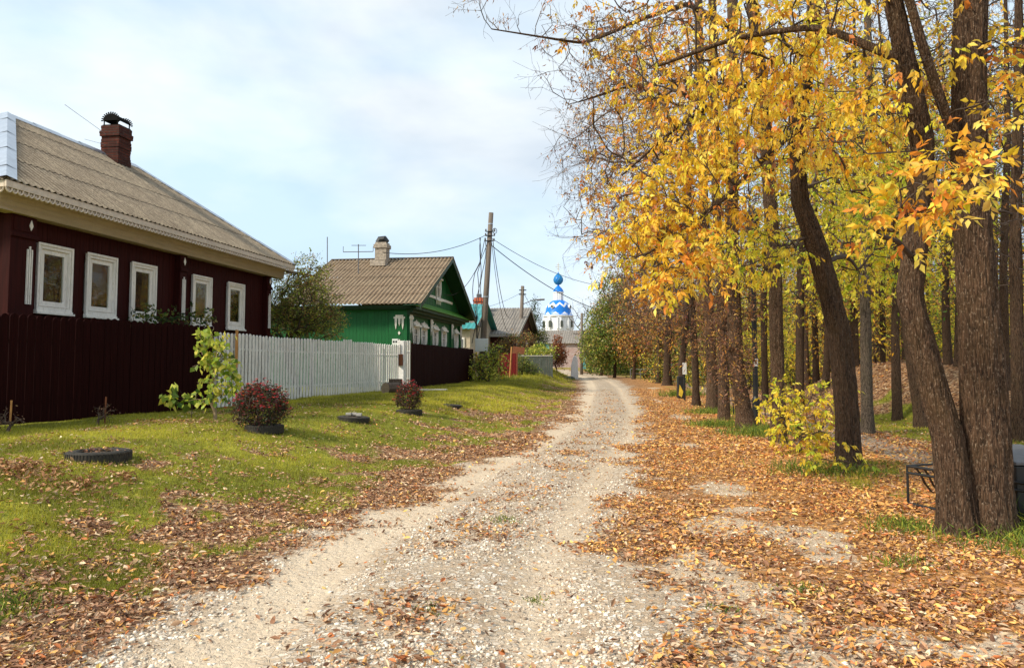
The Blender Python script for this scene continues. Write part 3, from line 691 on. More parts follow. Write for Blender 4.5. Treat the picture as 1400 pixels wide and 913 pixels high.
# ridge cap metal (bent sheet lapped pieces)
def cap(mb, A, B, w, n1, n2, lift=.05, pieces=1):
    A = Vector(A); B = Vector(B); n1 = Vector(n1).normalized(); n2 = Vector(n2).normalized()
    for i in range(pieces):
        a = A.lerp(B, i/pieces); b = A.lerp(B, min(1, (i+1.12)/pieces)); l = lift+.012*((pieces-i) % 2); l2 = lift*.6
        up = Vector((0, 0, 1)); mb.add([a+up*l, b+up*(l-.004), b+n1*w+up*(l2-.004), a+n1*w+up*l2, b+n2*w+up*(l2-.004), a+n2*w+up*l2], [(0, 1, 2, 3), (1, 0, 5, 4)])
m = MB(om)
E0 = Vector(R0); RA = Vector((Ru, R1v, Rz)); RB = Vector((Ru, R2v, Rz)); E1 = Vector((R0[0], ev1, R0[2]))
dside = Vector((R0[0]-Ru, 0, R0[2]-Rz)).normalized(); dend = Vector((0, R0[1]-R1v, R0[2]-Rz)).normalized(); dend2 = Vector((0, ev1-R2v, R0[2]-Rz)).normalized()
cap(m, E0, RA, .24, Vector((.0, 1, 0))+dside*.0, (-1, 0, 0), .07, 8)
cap(m, RA, RB, .16, dside, Vector((-dside.x, 0, dside.z)), .06, 6)
cap(m, RB, E1, .16, (0, -1, 0), (-1, 0, 0), .07, 4)
m.build('ridge_cap', M['steel'], roof)
# cornice, lace trim
m = MB(om); c0, c1 = R0[1]+.25, ev1-.12
m.prism([(-10.86, c0-.1, 4.62), (-11.02, c0+.06, 4.28), (-11.28, c0+.06, 4.28), (-11.28, c0-.1, 4.62)], (0, c1-c0, 0))
m.prism([(-17.3, c0-.1, 4.62), (-17.3, c0+.06, 4.28), (-17.3, c0+.34, 4.28), (-17.3, c0+.34, 4.62)], (6.3, 0, 0))
for k in range(1, 4):
    t = k/4; m.box(-10.86-.16*t-.012, -10.86-.16*t+.008, c0, c1, 4.62-.34*t-.006, 4.62-.34*t+.006)
m.build('cornice', M['beige_trim'], hm)
m = MB(om); lz = 4.70
m.box(-10.67, -10.63, R0[1]+.02, ev1-.02, lz-.10, lz+.02); m.box(-17.8, -10.70, R0[1]+.04, R0[1]+.08, lz-.10, lz+.02)
m.box(-10.86, -10.71, R0[1]+.1, ev1-.05, lz-.02, lz)
def lace(mb, fx, y, z, rr=.062):
    pts = [fx(y-rr+rr*(1-math.cos(a)), z-.0-rr*1.5*math.sin(a)) for a in [pi*k/8 for k in range(9)]]; mb.tube(pts, .017, 5)
    mb.tube([fx(y+.012*math.cos(a*pi/3), z-.045+.022*math.sin(a*pi/3)) for a in range(7)], .008, 4)
n_l = int((ev1-R0[1]-.1)/.125)
for i in range(n_l): lace(m, lambda a, z: (-10.65, a, z), R0[1]+.1+.125*i, lz-.09)
for i in range(28): lace(m, lambda a, z: (a, R0[1]+.06, z), -10.78-.125*i, lz-.09)
m.build('lace_fascia', M['lace_trim'], hm)
# pilasters with white slats and diamond
def pilaster(v0, v1, zt=4.28):
    m = MB(om); m.box(-11.29, -11.13, v0, v1, .3, zt); m.box(-11.13, -11.115, v0+.05, v1-.05, 3.98, zt-.03)
    m.box(-11.13, -11.09, v0-.02, v1+.02, 3.86, 3.93); m.box(-11.13, -11.07, v0-.04, v1+.04, 2.32, 2.42)
    p = m.build('pilaster', M['maroon_paint'], hm, bevel=.006)
    m = MB(om); c = (v0+v1)/2
    if v1-v0 > .3: c = v1-.16
    m.prism([(-11.112, c, 4.02), (-11.112, c+.045, 4.11), (-11.112, c, 4.22), (-11.112, c-.045, 4.11)], (.015, 0, 0))
    for k in (-1, 0, 1): m.box(-11.128, -11.100, c+k*.05-.011, c+k*.05+.011, 2.62, 3.72-.06*abs(k))
    m.build('slat_ornament', M['white_paint'], p)
pilaster(12.02, 12.62); pilaster(17.33, 17.62); pilaster(22.02, 22.3)
def frame_rect(mb, x0, x1, a0, a1, z0, z1, w, wb=None):
    wb = wb or w
    mb.box(x0, x1, a0, a0+w, z0, z1); mb.box(x0, x1, a1-w, a1, z0, z1); mb.box(x0, x1, a0+w, a1-w, z1-w, z1); mb.box(x0, x1, a0+w, a1-w, z0, z0+wb)
for i, (a, b) in enumerate(WI):
    m = MB(om); frame_rect(m, -11.29, -11.24, a+.02, b-.02, WZ[0]+.03, WZ[1]-.0, .10)
    frame_rect(m, -11.24, -11.215, a, b, WZ[0]+.05, WZ[1]+.02, .05); frame_rect(m, -11.24, -11.228, a+.075, b-.075, WZ[0]+.12, WZ[1]-.06, .03)
    m.box(-11.26, -11.17, a-.03, b+.03, WZ[0]-.03, WZ[0]+.012); m.box(-11.28, -11.2, a-.01, b+.01, WZ[0]+.012, WZ[0]+.05)
    w_ = m.build('window', M['white_paint'], hm, bevel=.004)
    m = MB(om); frame_rect(m, -11.31, -11.265, a+.12, b-.12, WZ[0]+.12, WZ[1]-.10, .085, .11)
    for s_ in (a+.17, b-.17): m.box(-11.265, -11.258, s_-.02, s_+.02, WZ[0]+.15, WZ[0]+.162); m.box(-11.265, -11.258, s_-.02, s_+.02, WZ[1]-.15, WZ[1]-.138)
    m.build('sash', M['white_paint'], w_, bevel=.003)
    m = MB(om); m.box(-11.296, -11.290, a+.2, b-.2, WZ[0]+.2, WZ[1]-.18); m.build('pane', M['glass'], w_)
    # pleated curtain behind the glass
    m = MB(om); n = 60; vs = []; fs = []
    for k in range(n+1):
        y = a+.14+(b-a-.28)*k/n; x = -11.42+.016*math.sin(k*1.1+i)+.008*math.sin(k*2.7)
        open_ = .0; vs += [(x, y, WZ[0]+.1), (x, y, WZ[1]-.1)]
    for k in range(n):
        f = (k+.5)/n
        if not (.36+.05*i*(i % 2) < f < .60+.04*(i % 3)): fs.append((2*k, 2*k+2, 2*k+3, 2*k+1))
    m.add(vs, fs); m.build('curtain', M['curtain'], w_)
# chimney with jagged cap
m = MB(om); cu, cv = -14.12, 18.75
for k in range(15):
    z = 7.0+.078*k; w = .27 if k not in (11, 12) else .31; w += .010*math.sin(k*7.3); j = .014*math.sin(k*3.1)
    m.box(cu-w+j, cu+w+j, cv-w-j, cv+w-j, z, z+.070); m.box(cu-w+.02, cu+w-.02, cv-w+.02, cv+w-.02, z+.070, z+.078)
ch = m.build('chimney', M['brick_red'], roof)
def jag_cap(u, v, z, w, l, parent, org, mat):
    m = MB(org); n = 12; r_ = w; P = lambda s_, t, q=1: (u+q*r_*math.cos(t), v+s_*l/2, z+q*r_*.85*math.sin(t))
    vs = []
    for k in range(n+1): vs += [P(-1, pi*k/n), P(1, pi*k/n)]
    m.add(vs, [(2*k, 2*k+1, 2*k+3, 2*k+2) for k in range(n)])
    m.add([P(-1, pi*k/n) for k in range(n+1)], [tuple(range(n+1))])
    for s_ in (-1, 1):
        for k in range(n+1):
            t = pi*k/n; d = .09; a, b, c, e_ = P(s_, t-d), P(s_, t+d), P(s_, t+d*.7, 1.26), P(s_, t-d*.7, 1.26); m.add([a, b, c, e_]+[(x, y+.012, q) for x, y, q in (a, b, c, e_)], [(0, 1, 2, 3), (4, 5, 6, 7), (0, 3, 7, 4), (1, 2, 6, 5), (3, 2, 6, 7)])
    for a in (-.9, .9):
        for b in (-.9, .9): m.box(u+a*r_-.012, u+a*r_+.012, v+b*l/2-.012, v+b*l/2+.012, z-.2, z+.02)
    return m.build('chimney_cap', mat, parent)
jag_cap(cu, cv, 8.30, .23, .55, ch, om, M['soot'])
m = MB(om); m.box(cu-.255, cu+.255, cv-.255, cv+.255, 8.17, 8.19); m.build('flue_top', M['soot'], ch)
m = MB(om); m.tube([(cu-.1, cv-.3, 7.9), (cu-.75, cv-1.1, 8.5)], .006, 5); m.tube([(cu-.1, cv-.3, 7.6), (cu-.6, cv-.5, 7.72)], .005, 5); m.build('aerial', M['grey_metal'], ch)
m = MB(om); m.tube([(-10.9, 22.9, 4.52), (-10.7, 24.4, 4.56)], .045, 8); m.tube([(-11.2, 22.3, 4.56), (-10.9, 24.3, 4.63)], .03, 6); m.build('beam_end', M['old_wood'], hm)

# ---- green house with carved window frames
hg, og = house('green_house', -9.5, 37.5, 'green wooden house with white carved window frames and tan corrugated gable roof')
m = MB(og); gx, gy0, gy1, gz1 = -9.5, 32.1, 42.9, 4.0
gw = [(32.85, 33.95), (34.25, 35.3), (36.4, 37.5), (38.3, 39.4), (41.3, 42.3)]; GZ = (2.15, 3.35)
wall_boards(m, gx, gy0, gy1, .3, gz1, [(a+.2, b-.2, GZ[0]+.1, GZ[1]-.15) for a, b in gw], w=.16)
wall_boards(m, gy0, -20, gx-.03, .3, gz1, [], w=.17, axis='x', sgn=-1)
m.box(-20, gx-.03, gy1-.06, gy1, .3, gz1)
wl = m.build('wall', M['green_paint'], hg)
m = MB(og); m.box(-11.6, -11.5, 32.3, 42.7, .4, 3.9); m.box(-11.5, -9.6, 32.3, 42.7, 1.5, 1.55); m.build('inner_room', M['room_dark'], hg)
# gable
gr0, gr1, grz, gez = 31.3, 43.7, 7.02, 4.12; mid = 37.5
m = MB(og); n = 66
for i in range(n):
    a = gr0+.7+(gr1-gr0-1.4)*i/n; b = a+(gr1-gr0-1.4)/n-.008; zc = (a+b)/2; zt = gez+(grz-gez)*(1-abs(zc-mid)/((gr1-gr0)/2))-.12
    hole = 36.95 < zc < 38.05
    for (p0, p1) in (((4.25, 4.8), (6.0, zt)) if hole else ((4.25, zt),)):
        if p1 > p0: m.box(gx-.04, gx+.006*(i % 2), a, b, p0, p1)
m.build('gable', M['green_paint'], hg)
m = MB(og)   # light green pent shelf between gable and facade, over a dark moulding
m.prism([(gx+.02, 31.9, 4.42), (gx+.55, 31.75, 4.10), (gx+.55, 31.75, 4.06), (gx+.02, 31.9, 4.05)], (0, 11.4, 0)); m.build('pent_roof', M['bright_green'], hg)
m = MB(og); m.box(gx+.01, gx+.48, 31.75, 43.3, 3.93, 4.05); m.box(gx+.01, gx+.30, 31.95, 43.1, 3.80, 3.93); m.box(gx+.01, gx+.12, 32.0, 43.0, 3.68, 3.80)
m.box(-20.2, gx+.3, 31.62, 31.75, 3.98, 4.10); m.box(-20.2, gx+.2, 31.75, 32.09, 3.92, 3.98); m.build('eave_moulding', M['dark_green'], hg)
m = MB(og)   # barge boards
for s_ in (-1, 1):
    hw_ = (gr1-gr0)/2; m.prism([(gx+.78, mid+s_*hw_, gez-.0), (gx+.78, mid, grz-.0), (gx+.78, mid, grz-.24), (gx+.78, mid+s_*hw_, gez-.24)], (.04, 0, 0))
    m.prism([(gx+.02, mid+s_*(hw_-.02), gez-.03), (gx+.02, mid, grz-.04), (gx+.02, mid, grz-.07), (gx+.02, mid+s_*(hw_-.02), gez-.06)], (.76, 0, 0))
m.build('barge_board', M['dark_green'], hg)
m = MB(og); slg = math.hypot(6.2, grz-gez); Lg = 6.1+.3
corr_roof(m, (-15.25, gr0, gez), (1, 0, 0), (0, 6.2, grz-gez), 6.6, lambda s: slg, .2, .026)
corr_roof(m, (-15.25, gr1, gez), (1, 0, 0), (0, -6.2, grz-gez), 6.6, lambda s: slg, .2, .026)
m2 = m
rg = m.build('roof', M['slate_roof_b'], hg)
m = MB(og); m.box(-15.3, gx+.85, mid-.12, mid+.12, grz+.015, grz+.05)
m.prism([(-15.33, gr0, gez+.0), (-15.33, mid, grz+.06), (-15.33, mid, grz-.1), (-15.33, gr0, gez-.16)], (.06, 0, 0)); m.prism([(-15.33, gr1, gez+.0), (-15.33, mid, grz+.06), (-15.33, mid, grz-.1), (-15.33, gr1, gez-.16)], (.06, 0, 0))
m.build('ridge_board', M['old_wood'], rg)
m = MB(og); m.box(-20, -15.3, 33.0, 42, .3, 3.9); m.build('rear_wing', M['old_wood'], hg)
def carved_window(a, b, z0, z1, parent, org, x=gx, s=1.0):
    m = MB(org); w = (b-a); c = (a+b)/2
    frame_rect(m, x-.03, x+.05, a+.1*s, b-.1*s, z0+.06, z1-.12, .10*s)
    m.box(x, x+.16, a, b, z1-.14, z1-.06); m.box(x, x+.1, a+.04, b-.04, z1-.06, z1+.02)
    # crest of scallops
    for k in range(5):
        y = a+w*(k+.5)/5; h = .10+(.10 if k == 2 else .03 if k in (1, 3) else 0); r_ = w/10
        m.prism([(x+.03, y-r_, z1+.0), (x+.03, y-r_*.8, z1+h*.6), (x+.03, y, z1+h), (x+.03, y+r_*.8, z1+h*.6), (x+.03, y+r_, z1)], (.03, 0, 0))
    m.box(x, x+.12, a+.02, b-.02, z0+.0, z0+.06)
    for k in (0, 1, 2, 3):   # apron and side drops
        y = a+.1+(w-.2)*k/3; m.prism([(x+.02, y-.06, z0), (x+.02, y+.06, z0), (x+.02, y+.03, z0-.12), (x+.02, y, z0-.2), (x+.02, y-.03, z0-.12)], (.03, 0, 0))
    for y, sg in ((a, 1), (b, -1)):
        m.prism([(x+.02, y, z1-.15), (x+.02, y+sg*.12, z1-.15), (x+.02, y+sg*.09, z1-.5), (x+.02, y+sg*.13, z1-.8), (x+.02, y+sg*.05, z1-.9), (x+.02, y-sg*.02, z1-.6)], (.04, 0, 0))
    wn = m.build('window', M['white_paint'], parent)
    m = MB(org); frame_rect(m, x-.02, x+.01, a+.2*s, b-.2*s, z0+.16, z1-.22, .045); m.box(x-.02, x+.005, c-.02, c+.02, z0+.2, z1-.26); m.box(x-.02, x+.005, a+.2*s, b-.2*s, z1-.52, z1-.485); m.build('sash', M['white_paint'], wn)
    m = MB(org); m.box(x-.03, x-.022, a+.2*s, b-.2*s, z0+.16, z1-.22); m.build('pane', M['glass'], wn)
    m = MB(org); m.box(x-.12, x-.11, a+.2*s, a+w*.4, z0+.1, z1-.2); m.box(x-.12, x-.11, b-w*.4, b-.2*s, z0+.1, z1-.2); m.build('curtain', M['curtain'], wn)
    return wn
for a, b in gw: carved_window(a, b, GZ[0], GZ[1], hg, og)
carved_window(37.0, 38.0, 4.75, 6.0, hg, og, gx+.03, .8)
m = MB(og); m.box(gx+.01, gx+.05, 34.2, 36.95, 4.82, 4.95); m.box(gx+.01, gx+.05, 38.05, 40.8, 4.82, 4.95); m.build('gable_band', M['white_paint'], hg)
def carved_corner(y0, y1, x=gx):
    m = MB(og); m.box(x-.02, x+.10, y0, y1, .3, 3.75); p = m.build('pilaster', M['green_paint'], hg)
    m = MB(og); c = (y0+y1)/2; xx = x+.105
    m.box(xx, xx+.05, y0-.06, y1+.06, 3.50, 3.62); m.box(xx, xx+.03, y0, y1, 3.62, 3.70)
    for k in (-1, 0, 1): m.prism([(xx, c+k*.14-.05, 3.5), (xx, c+k*.14+.05, 3.5), (xx, c+k*.14+.035, 3.5-(.42 if k else .3)), (xx, c+k*.14, 3.5-(.62 if k else .4)), (xx, c+k*.14-.035, 3.5-(.42 if k else .3))], (.03, 0, 0))
    m.build('carved_bracket', M['white_paint'], p)
carved_corner(32.1, 32.5); carved_corner(35.75, 36.1); carved_corner(40.3, 40.65); carved_corner(42.55, 42.9)
m = MB(og); yy = 32.06   # carved ornaments on the side-wall corner board
m.box(-10.35, -9.5, yy-.03, yy, .3, 3.9); p = m.build('corner_board', M['green_paint'], hg)
m = MB(og); y2 = yy-.06
m.box(-10.12, -9.60, y2, y2+.03, 3.52, 3.60); m.box(-10.04, -9.68, y2, y2+.03, 3.60, 3.68)
for x_ in (-10.02, -9.86, -9.70):
    l_ = .50 if x_ != -9.86 else .34; m.prism([(x_-.055, y2, 3.52), (x_+.055, y2, 3.52), (x_+.04, y2, 3.52-l_*.6), (x_, y2, 3.52-l_), (x_-.04, y2, 3.52-l_*.6)], (0, .03, 0))
m.build('carved_bracket', M['white_paint'], p)
m = MB(og); m.prism([(-9.86, y2, 2.78), (-9.80, y2, 2.87), (-9.86, y2, 2.96), (-9.92, y2, 2.87)], (0, .02, 0)); m.build('diamond_ornament', M['white_paint'], p)
m = MB(og)
for k in range(6): m.box(-9.90, -9.82, y2, y2+.02, 1.95+k*.11, 2.03+k*.11)
m.build('block_ornament', M['white_paint'], p)
# chimney
m = MB(og); cu, cv = -12.35, 37.0
for k in range(12):
    z = 6.6+.1*k; w = .30 if k not in (9, 10) else .36; m.box(cu-w, cu+w, cv-w, cv+w, z, z+.092); m.box(cu-w+.02, cu+w-.02, cv-w+.02, cv+w-.02, z+.092, z+.1)
m.box(cu-.4, cu+.4, cv-.75, cv-.25, 6.5, 6.82)
ch = m.build('chimney', M['brick_pale'], rg)
m = MB(og); m.tube([(cu-.2, cv, 7.78), (cu-.1, cv, 7.95), (cu+.12, cv, 7.98), (cu+.28, cv, 7.84)], [.2, .22, .2, .12], 10); m.build('chimney_cap', M['black_metal'], ch)
def antenna(px, py0, py1, Y, cross, label):
    b = at(px, py0, Y); t = at(px, py1, Y); m = MB(b); m.tube([b, t], .025, 6)
    z = b[2]+(t[2]-b[2])*.75
    if cross:
        m.tube([(b[0]-.75, Y, z-.02), (b[0]+.7, Y, z)], .02, 5); m.tube([(b[0]-.75, Y, z-.02), (b[0]-.75, Y, z+.25)], .015, 5); m.tube([(b[0]+.7, Y, z), (b[0]+.7, Y, z+.25)], .015, 5); m.tube([(b[0]-.35, Y, z+.3), (b[0]+.35, Y, z+.3)], .015, 5)
    o = m.build('aerial_mast' if not cross else 'television_aerial', M['grey_metal']); o.location = b; tag(o, label, 'aerial')
antenna(490, 374, 334, 35.5, True, 'thin television aerial with crossbars standing on the green house roof')
antenna(447.5, 380, 324, 39.2, False, 'plain upright pole rising beside the left end of the green house ridge')

# ---- houses further on
def gable_house(name, label, u, v0, v1, ez, rz, depth, wall, roofm, z0=.6, over=.5, lam=.25, parts=None):
    e, o = house(name, u, (v0+v1)/2, label, z=z0); md = (v0+v1)/2
    m = MB(o); m.box(u-depth, u, v0+over, v1-over, z0-.5, ez+.1); m.prism([(u-.001, v0+over, ez+.1), (u-.001, v1-over, ez+.1), (u-.001, md, rz-.12)], (-depth+.1, 0, 0)); m.build('wall', wall, e)
    m = MB(o); s = math.hypot(md-v0, rz-ez)
    corr_roof(m, (u-depth, v0, ez), (1, 0, 0), (0, md-v0, rz-ez), depth+over, lambda q: s, lam, .025, 1.6); corr_roof(m, (u-depth, v1, ez), (1, 0, 0), (0, md-v1, rz-ez), depth+over, lambda q: s, lam, .025, 1.6)
    r_ = m.build('roof', roofm, e); return e, o, r_, md
# teal roofed house
hT, oT, rT, mdT = gable_house('teal_roofed_house', 'pale house with teal metal roof between the green house and the utility pole', -10.9, 52.2, 62.5, 4.0, 6.2, 7.2, M['sand_wall'], M['teal_metal'], lam=.35)
m = MB(oT); m.box(-13.4, -12.4, 52.62, 52.69, 2.4, 3.5); m.build('shutter_panel', M['ochre_panel'], hT)
m = MB(oT)
for x_ in (-9.7, -8.6): frame_rect(m, 50.6, 50.68, 0, 0, 0, 0, .01)
m = MB(oT); m.box(-12.0, -11.3, 52.6, 52.68, 2.2, 3.4); w_ = m.build('window', M['white_paint'], hT); m = MB(oT); m.box(-11.9, -11.4, 52.57, 52.6, 2.32, 3.28); m.build('pane', M['grey_metal'], w_)
m = MB(oT); m.prism([(-12.2, 53.4, 4.3), (-10.5, 53.4, 4.3), (-11.4, 53.4, 5.7)], (0, 2.5, 0)); m.build('dormer', M['slate_far'], hT)
# brown brick house
hB, oB, rB, mdB = gable_house('brown_house', 'dark red brick house with grey gable roof and terracotta chimney behind the bushes', -9.0, 60.5, 77.5, 3.95, 6.75, 6.9, M['brick_red'], M['slate_far'], z0=.8)
m = MB(oB); m.box(-15.9, -8.45, 60.42, 60.5, 3.72, 3.95)
for s_ in (-1, 1): m.prism([(-8.46, mdB+s_*8.5, 3.95), (-8.46, mdB, 6.8), (-8.46, mdB, 6.5), (-8.46, mdB+s_*8.5, 3.65)], (.06, 0, 0))
m.build('barge_board', M['concrete'], hB)
for (a, b) in ((63, 64.2), (66, 67.2), (69.4, 70.6)):
    m = MB(oB); m.box(-8.99, -8.9, a, b, 2.2, 3.5); w_ = m.build('window', M['white_paint'], hB); m = MB(oB); m.box(-8.9, -8.88, a+.18, b-.18, 2.35, 3.35); m.build('pane', M['grey_metal'], w_)
m = MB(oB); m.box(-13.5, -12.7, 67.0, 67.8, 6.2, 7.6); m.box(-13.6, -12.6, 66.9, 67.9, 7.25, 7.4); m.prism([(-14.3, 65.7, 6.25), (-11.9, 65.7, 6.25), (-12.5, 66.6, 6.85), (-13.7, 66.6, 6.85)], (0, .3, .1)); c = m.build('chimney', M['terracotta'], rB)
m = MB(oB); m.tube([(-13.1, 67.4, 7.6), (-13.1, 67.4, 7.95)], .25, 8); m.build('chimney_cap', M['grey_metal'], c)
# cottage below the church
hC, oC, rC, mdC = gable_house('porch_cottage', 'low cottage with long grey roof and white porch posts in front of the church', -6.9, 125, 140, 4.9, 7.45, 9.5, M['brick_church'], M['slate_far'], z0=.5, lam=.4)
m = MB(oC); m.box(-6.9, -4.9, 127, 133, 4.2, 4.5); m.prism([(-6.9, 126.8, 4.5), (-4.7, 126.8, 4.5), (-4.7, 130, 5.6), (-6.9, 130, 5.6)], (0, .1, 0)); m.build('porch_roof', M['white_paint'], hC)
for (x_, y_) in ((-5.1, 127.3), (-5.1, 129), (-5.1, 131), (-5.1, 132.8), (-6.2, 127.3)):
    m = MB(oC); m.box(x_-.16, x_+.16, y_-.16, y_+.16, .4, 4.2); m.build('porch_post', M['white_paint'], hC)
for x_ in (-14.8, -11.0):
    m = MB(oC); m.box(x_, x_+1.4, 125.42, 125.5, 2.4, 4.0); w_ = m.build('window', M['white_paint'], hC); m = MB(oC); m.box(x_+.2, x_+1.2, 125.36, 125.42, 2.6, 3.8); m.build('pane', M['grey_metal'], w_)
m = MB(oC); m.box(-14.9, -12.2, 125.3, 125.38, 3.9, 4.85); m.build('gable_panel', M['turquoise'], hC)

# ---- church
cx, cy, _ = at(763.5, 450, 190); k = .188
ce = empty('church', (cx, cy, 0), 0, 'white church tower with blue and white zigzag dome and small blue onion cupola', 'church')
z_ = lambda py: at(763.5, py, 190)[2]
def pf(lst): return [(r*k, z_(py)) for r, py in lst]
m = MB(); m.lathe(pf([(20.2, 505), (20.2, 434)]), n=8); m.lathe(pf([(19.8, 434), (20.8, 433), (20.8, 431.5), (19, 431)]), n=32)
for i in range(8):
    t = 2*pi*(i+.5)/8+.0; c, s_ = math.cos(t), math.sin(t)
    for d in (-.28, .28):
        a = t+d; m.tube([(20*k*math.cos(a), 20*k*math.sin(a), z_(450)), (20*k*math.cos(a), 20*k*math.sin(a), z_(435))], .28, 8)
m.build('drum_wall', M['plaster_white'], ce)
for i in range(8):
    t = 2*pi*(i)/8-pi/2+.15; R_ = 19.1*k; c, s_ = math.cos(t), math.sin(t); tx = Vector((-s_, c, 0))
    base = Vector((c*R_, s_*R_, 0)); z0, z1 = z_(448), z_(441); P = [base-tx*.34+Vector((0, 0, z0)), base+tx*.34+Vector((0, 0, z0))]+[base+tx*.34*math.cos(a)+Vector((0, 0, z1+.4*math.sin(a))) for a in [pi*j/6 for j in range(7)]]
    m = MB(); m.prism(P, Vector((c, s_, 0))*.5); m.build('window', M['slate_grey'], ce)
# dome: blue with white zigzag courses, tile by tile
prof = [(20.3, 431.5), (19.0, 430), (17.8, 427), (17.2, 424), (16.6, 421), (15.4, 418), (13.4, 415), (10.8, 412.8), (8, 411.2), (6.8, 410.6)]
def interp_prof(t):
    x = t*(len(prof)-1); i = min(int(x), len(prof)-2); f = x-i; return (prof[i][0]*(1-f)+prof[i+1][0]*f, prof[i][1]*(1-f)+prof[i+1][1]*f)
m = MB(); na, nt = 144, 44
for j in range(nt):
    (r0, y0), (r1, y1) = interp_prof(j/nt), interp_prof((j+1)/nt)
    for i in range(na):
        a0, a1 = 2*pi*i/na, 2*pi*(i+1)/na; ph = ((i+.5)/na*9+.15) % 1; tri = abs(ph-.5)*2; tt = (j+.5)/nt
        w = (.10 < tt < .10+.15*(1-tri)-.03) or (.44+.18*tri < tt < .54+.18*tri)
        m.cm = 1 if w else 0
        m.add([(r0*k*math.cos(a0), r0*k*math.sin(a0), z_(y0)), (r0*k*math.cos(a1), r0*k*math.sin(a1), z_(y0)), (r1*k*math.cos(a1), r1*k*math.sin(a1), z_(y1)), (r1*k*math.cos(a0), r1*k*math.sin(a0), z_(y1))], [(0, 1, 2, 3)])
dm = m.build('dome', None, ce, mats=[M['dome_blue'], M['plaster_white']])
for t in (-pi/2-.55, -pi/2-.55+2*pi/4, -pi/2-.55+pi, -pi/2-.55+3*pi/2):
    c, s_ = math.cos(t), math.sin(t); m = MB(); m.prism([Vector((c*16*k, s_*16*k, z_(420)))+Vector((-s_, c, 0))*.42*math.cos(a)+Vector((0, 0, .5*math.sin(a))) for a in [2*pi*j/14 for j in range(14)]], Vector((c, s_, 0))*.45); w_ = m.build('dormer', M['plaster_white'], dm)
    m = MB(); m.prism([Vector((c*18.6*k, s_*18.6*k, z_(420)))+Vector((-s_, c, 0))*.28*math.cos(a)+Vector((0, 0, .34*math.sin(a))) for a in [2*pi*j/14 for j in range(14)]], Vector((c, s_, 0))*.08); m.build('dormer_window', M['slate_grey'], ce)
m = MB(); m.lathe(pf([(6.6, 411.5), (6.6, 400)]), n=16)
for i in range(8):
    a = 2*pi*(i+.5)/8; m.tube([(6.7*k*math.cos(a), 6.7*k*math.sin(a), z_(411)), (6.7*k*math.cos(a), 6.7*k*math.sin(a), z_(400.5))], .12, 6)
m.lathe(pf([(6.4, 400.5), (7.6, 400.2), (7.6, 399.3), (6, 399)]), n=16); m.build('lantern', M['plaster_white'], ce)
m = MB(); m.lathe(pf([(7.5, 399.4), (6.6, 396.5), (4.6, 393.8), (2.2, 391.5), (1.2, 390.4), (1.2, 389.6), (3.4, 388.6), (5.8, 386), (6.5, 383.2), (6.2, 380.6), (5.0, 378.2), (3.2, 376), (1.6, 374.4), (.7, 373), (.3, 371.5)]), n=20)
cp = m.build('onion_cupola', M['dome_blue'], ce, smooth=True)
m = MB()
for s_ in (1, -1):
    for i in range(12):   # raised diamond lattice of the scales
        P = []
        for j, (r_, py) in enumerate([(3.4, 388.6), (5.8, 386), (6.55, 383.2), (6.25, 380.6), (5.0, 378.2), (3.2, 376), (1.6, 374.4)]):
            a = 2*pi*i/12+s_*j*.26; P.append(((r_+.1)*k*math.cos(a), (r_+.1)*k*math.sin(a), z_(py)))
        m.tube(P, .035, 4)
m.build('scale_ribs', M['teal_metal'], cp)
m = MB(); m.tube([(0, 0, z_(372)), (0, 0, z_(359))], .08, 6); m.tube([(-.75, 0, z_(364.5)), (.75, 0, z_(364.5))], .07, 6); m.tube([(-.4, 0, z_(362)), (.4, 0, z_(362))], .06, 6); m.tube([(-.45, 0, z_(367)), (.45, 0, z_(368.5))], .06, 6); m.build('cross', M['gilt'], ce)
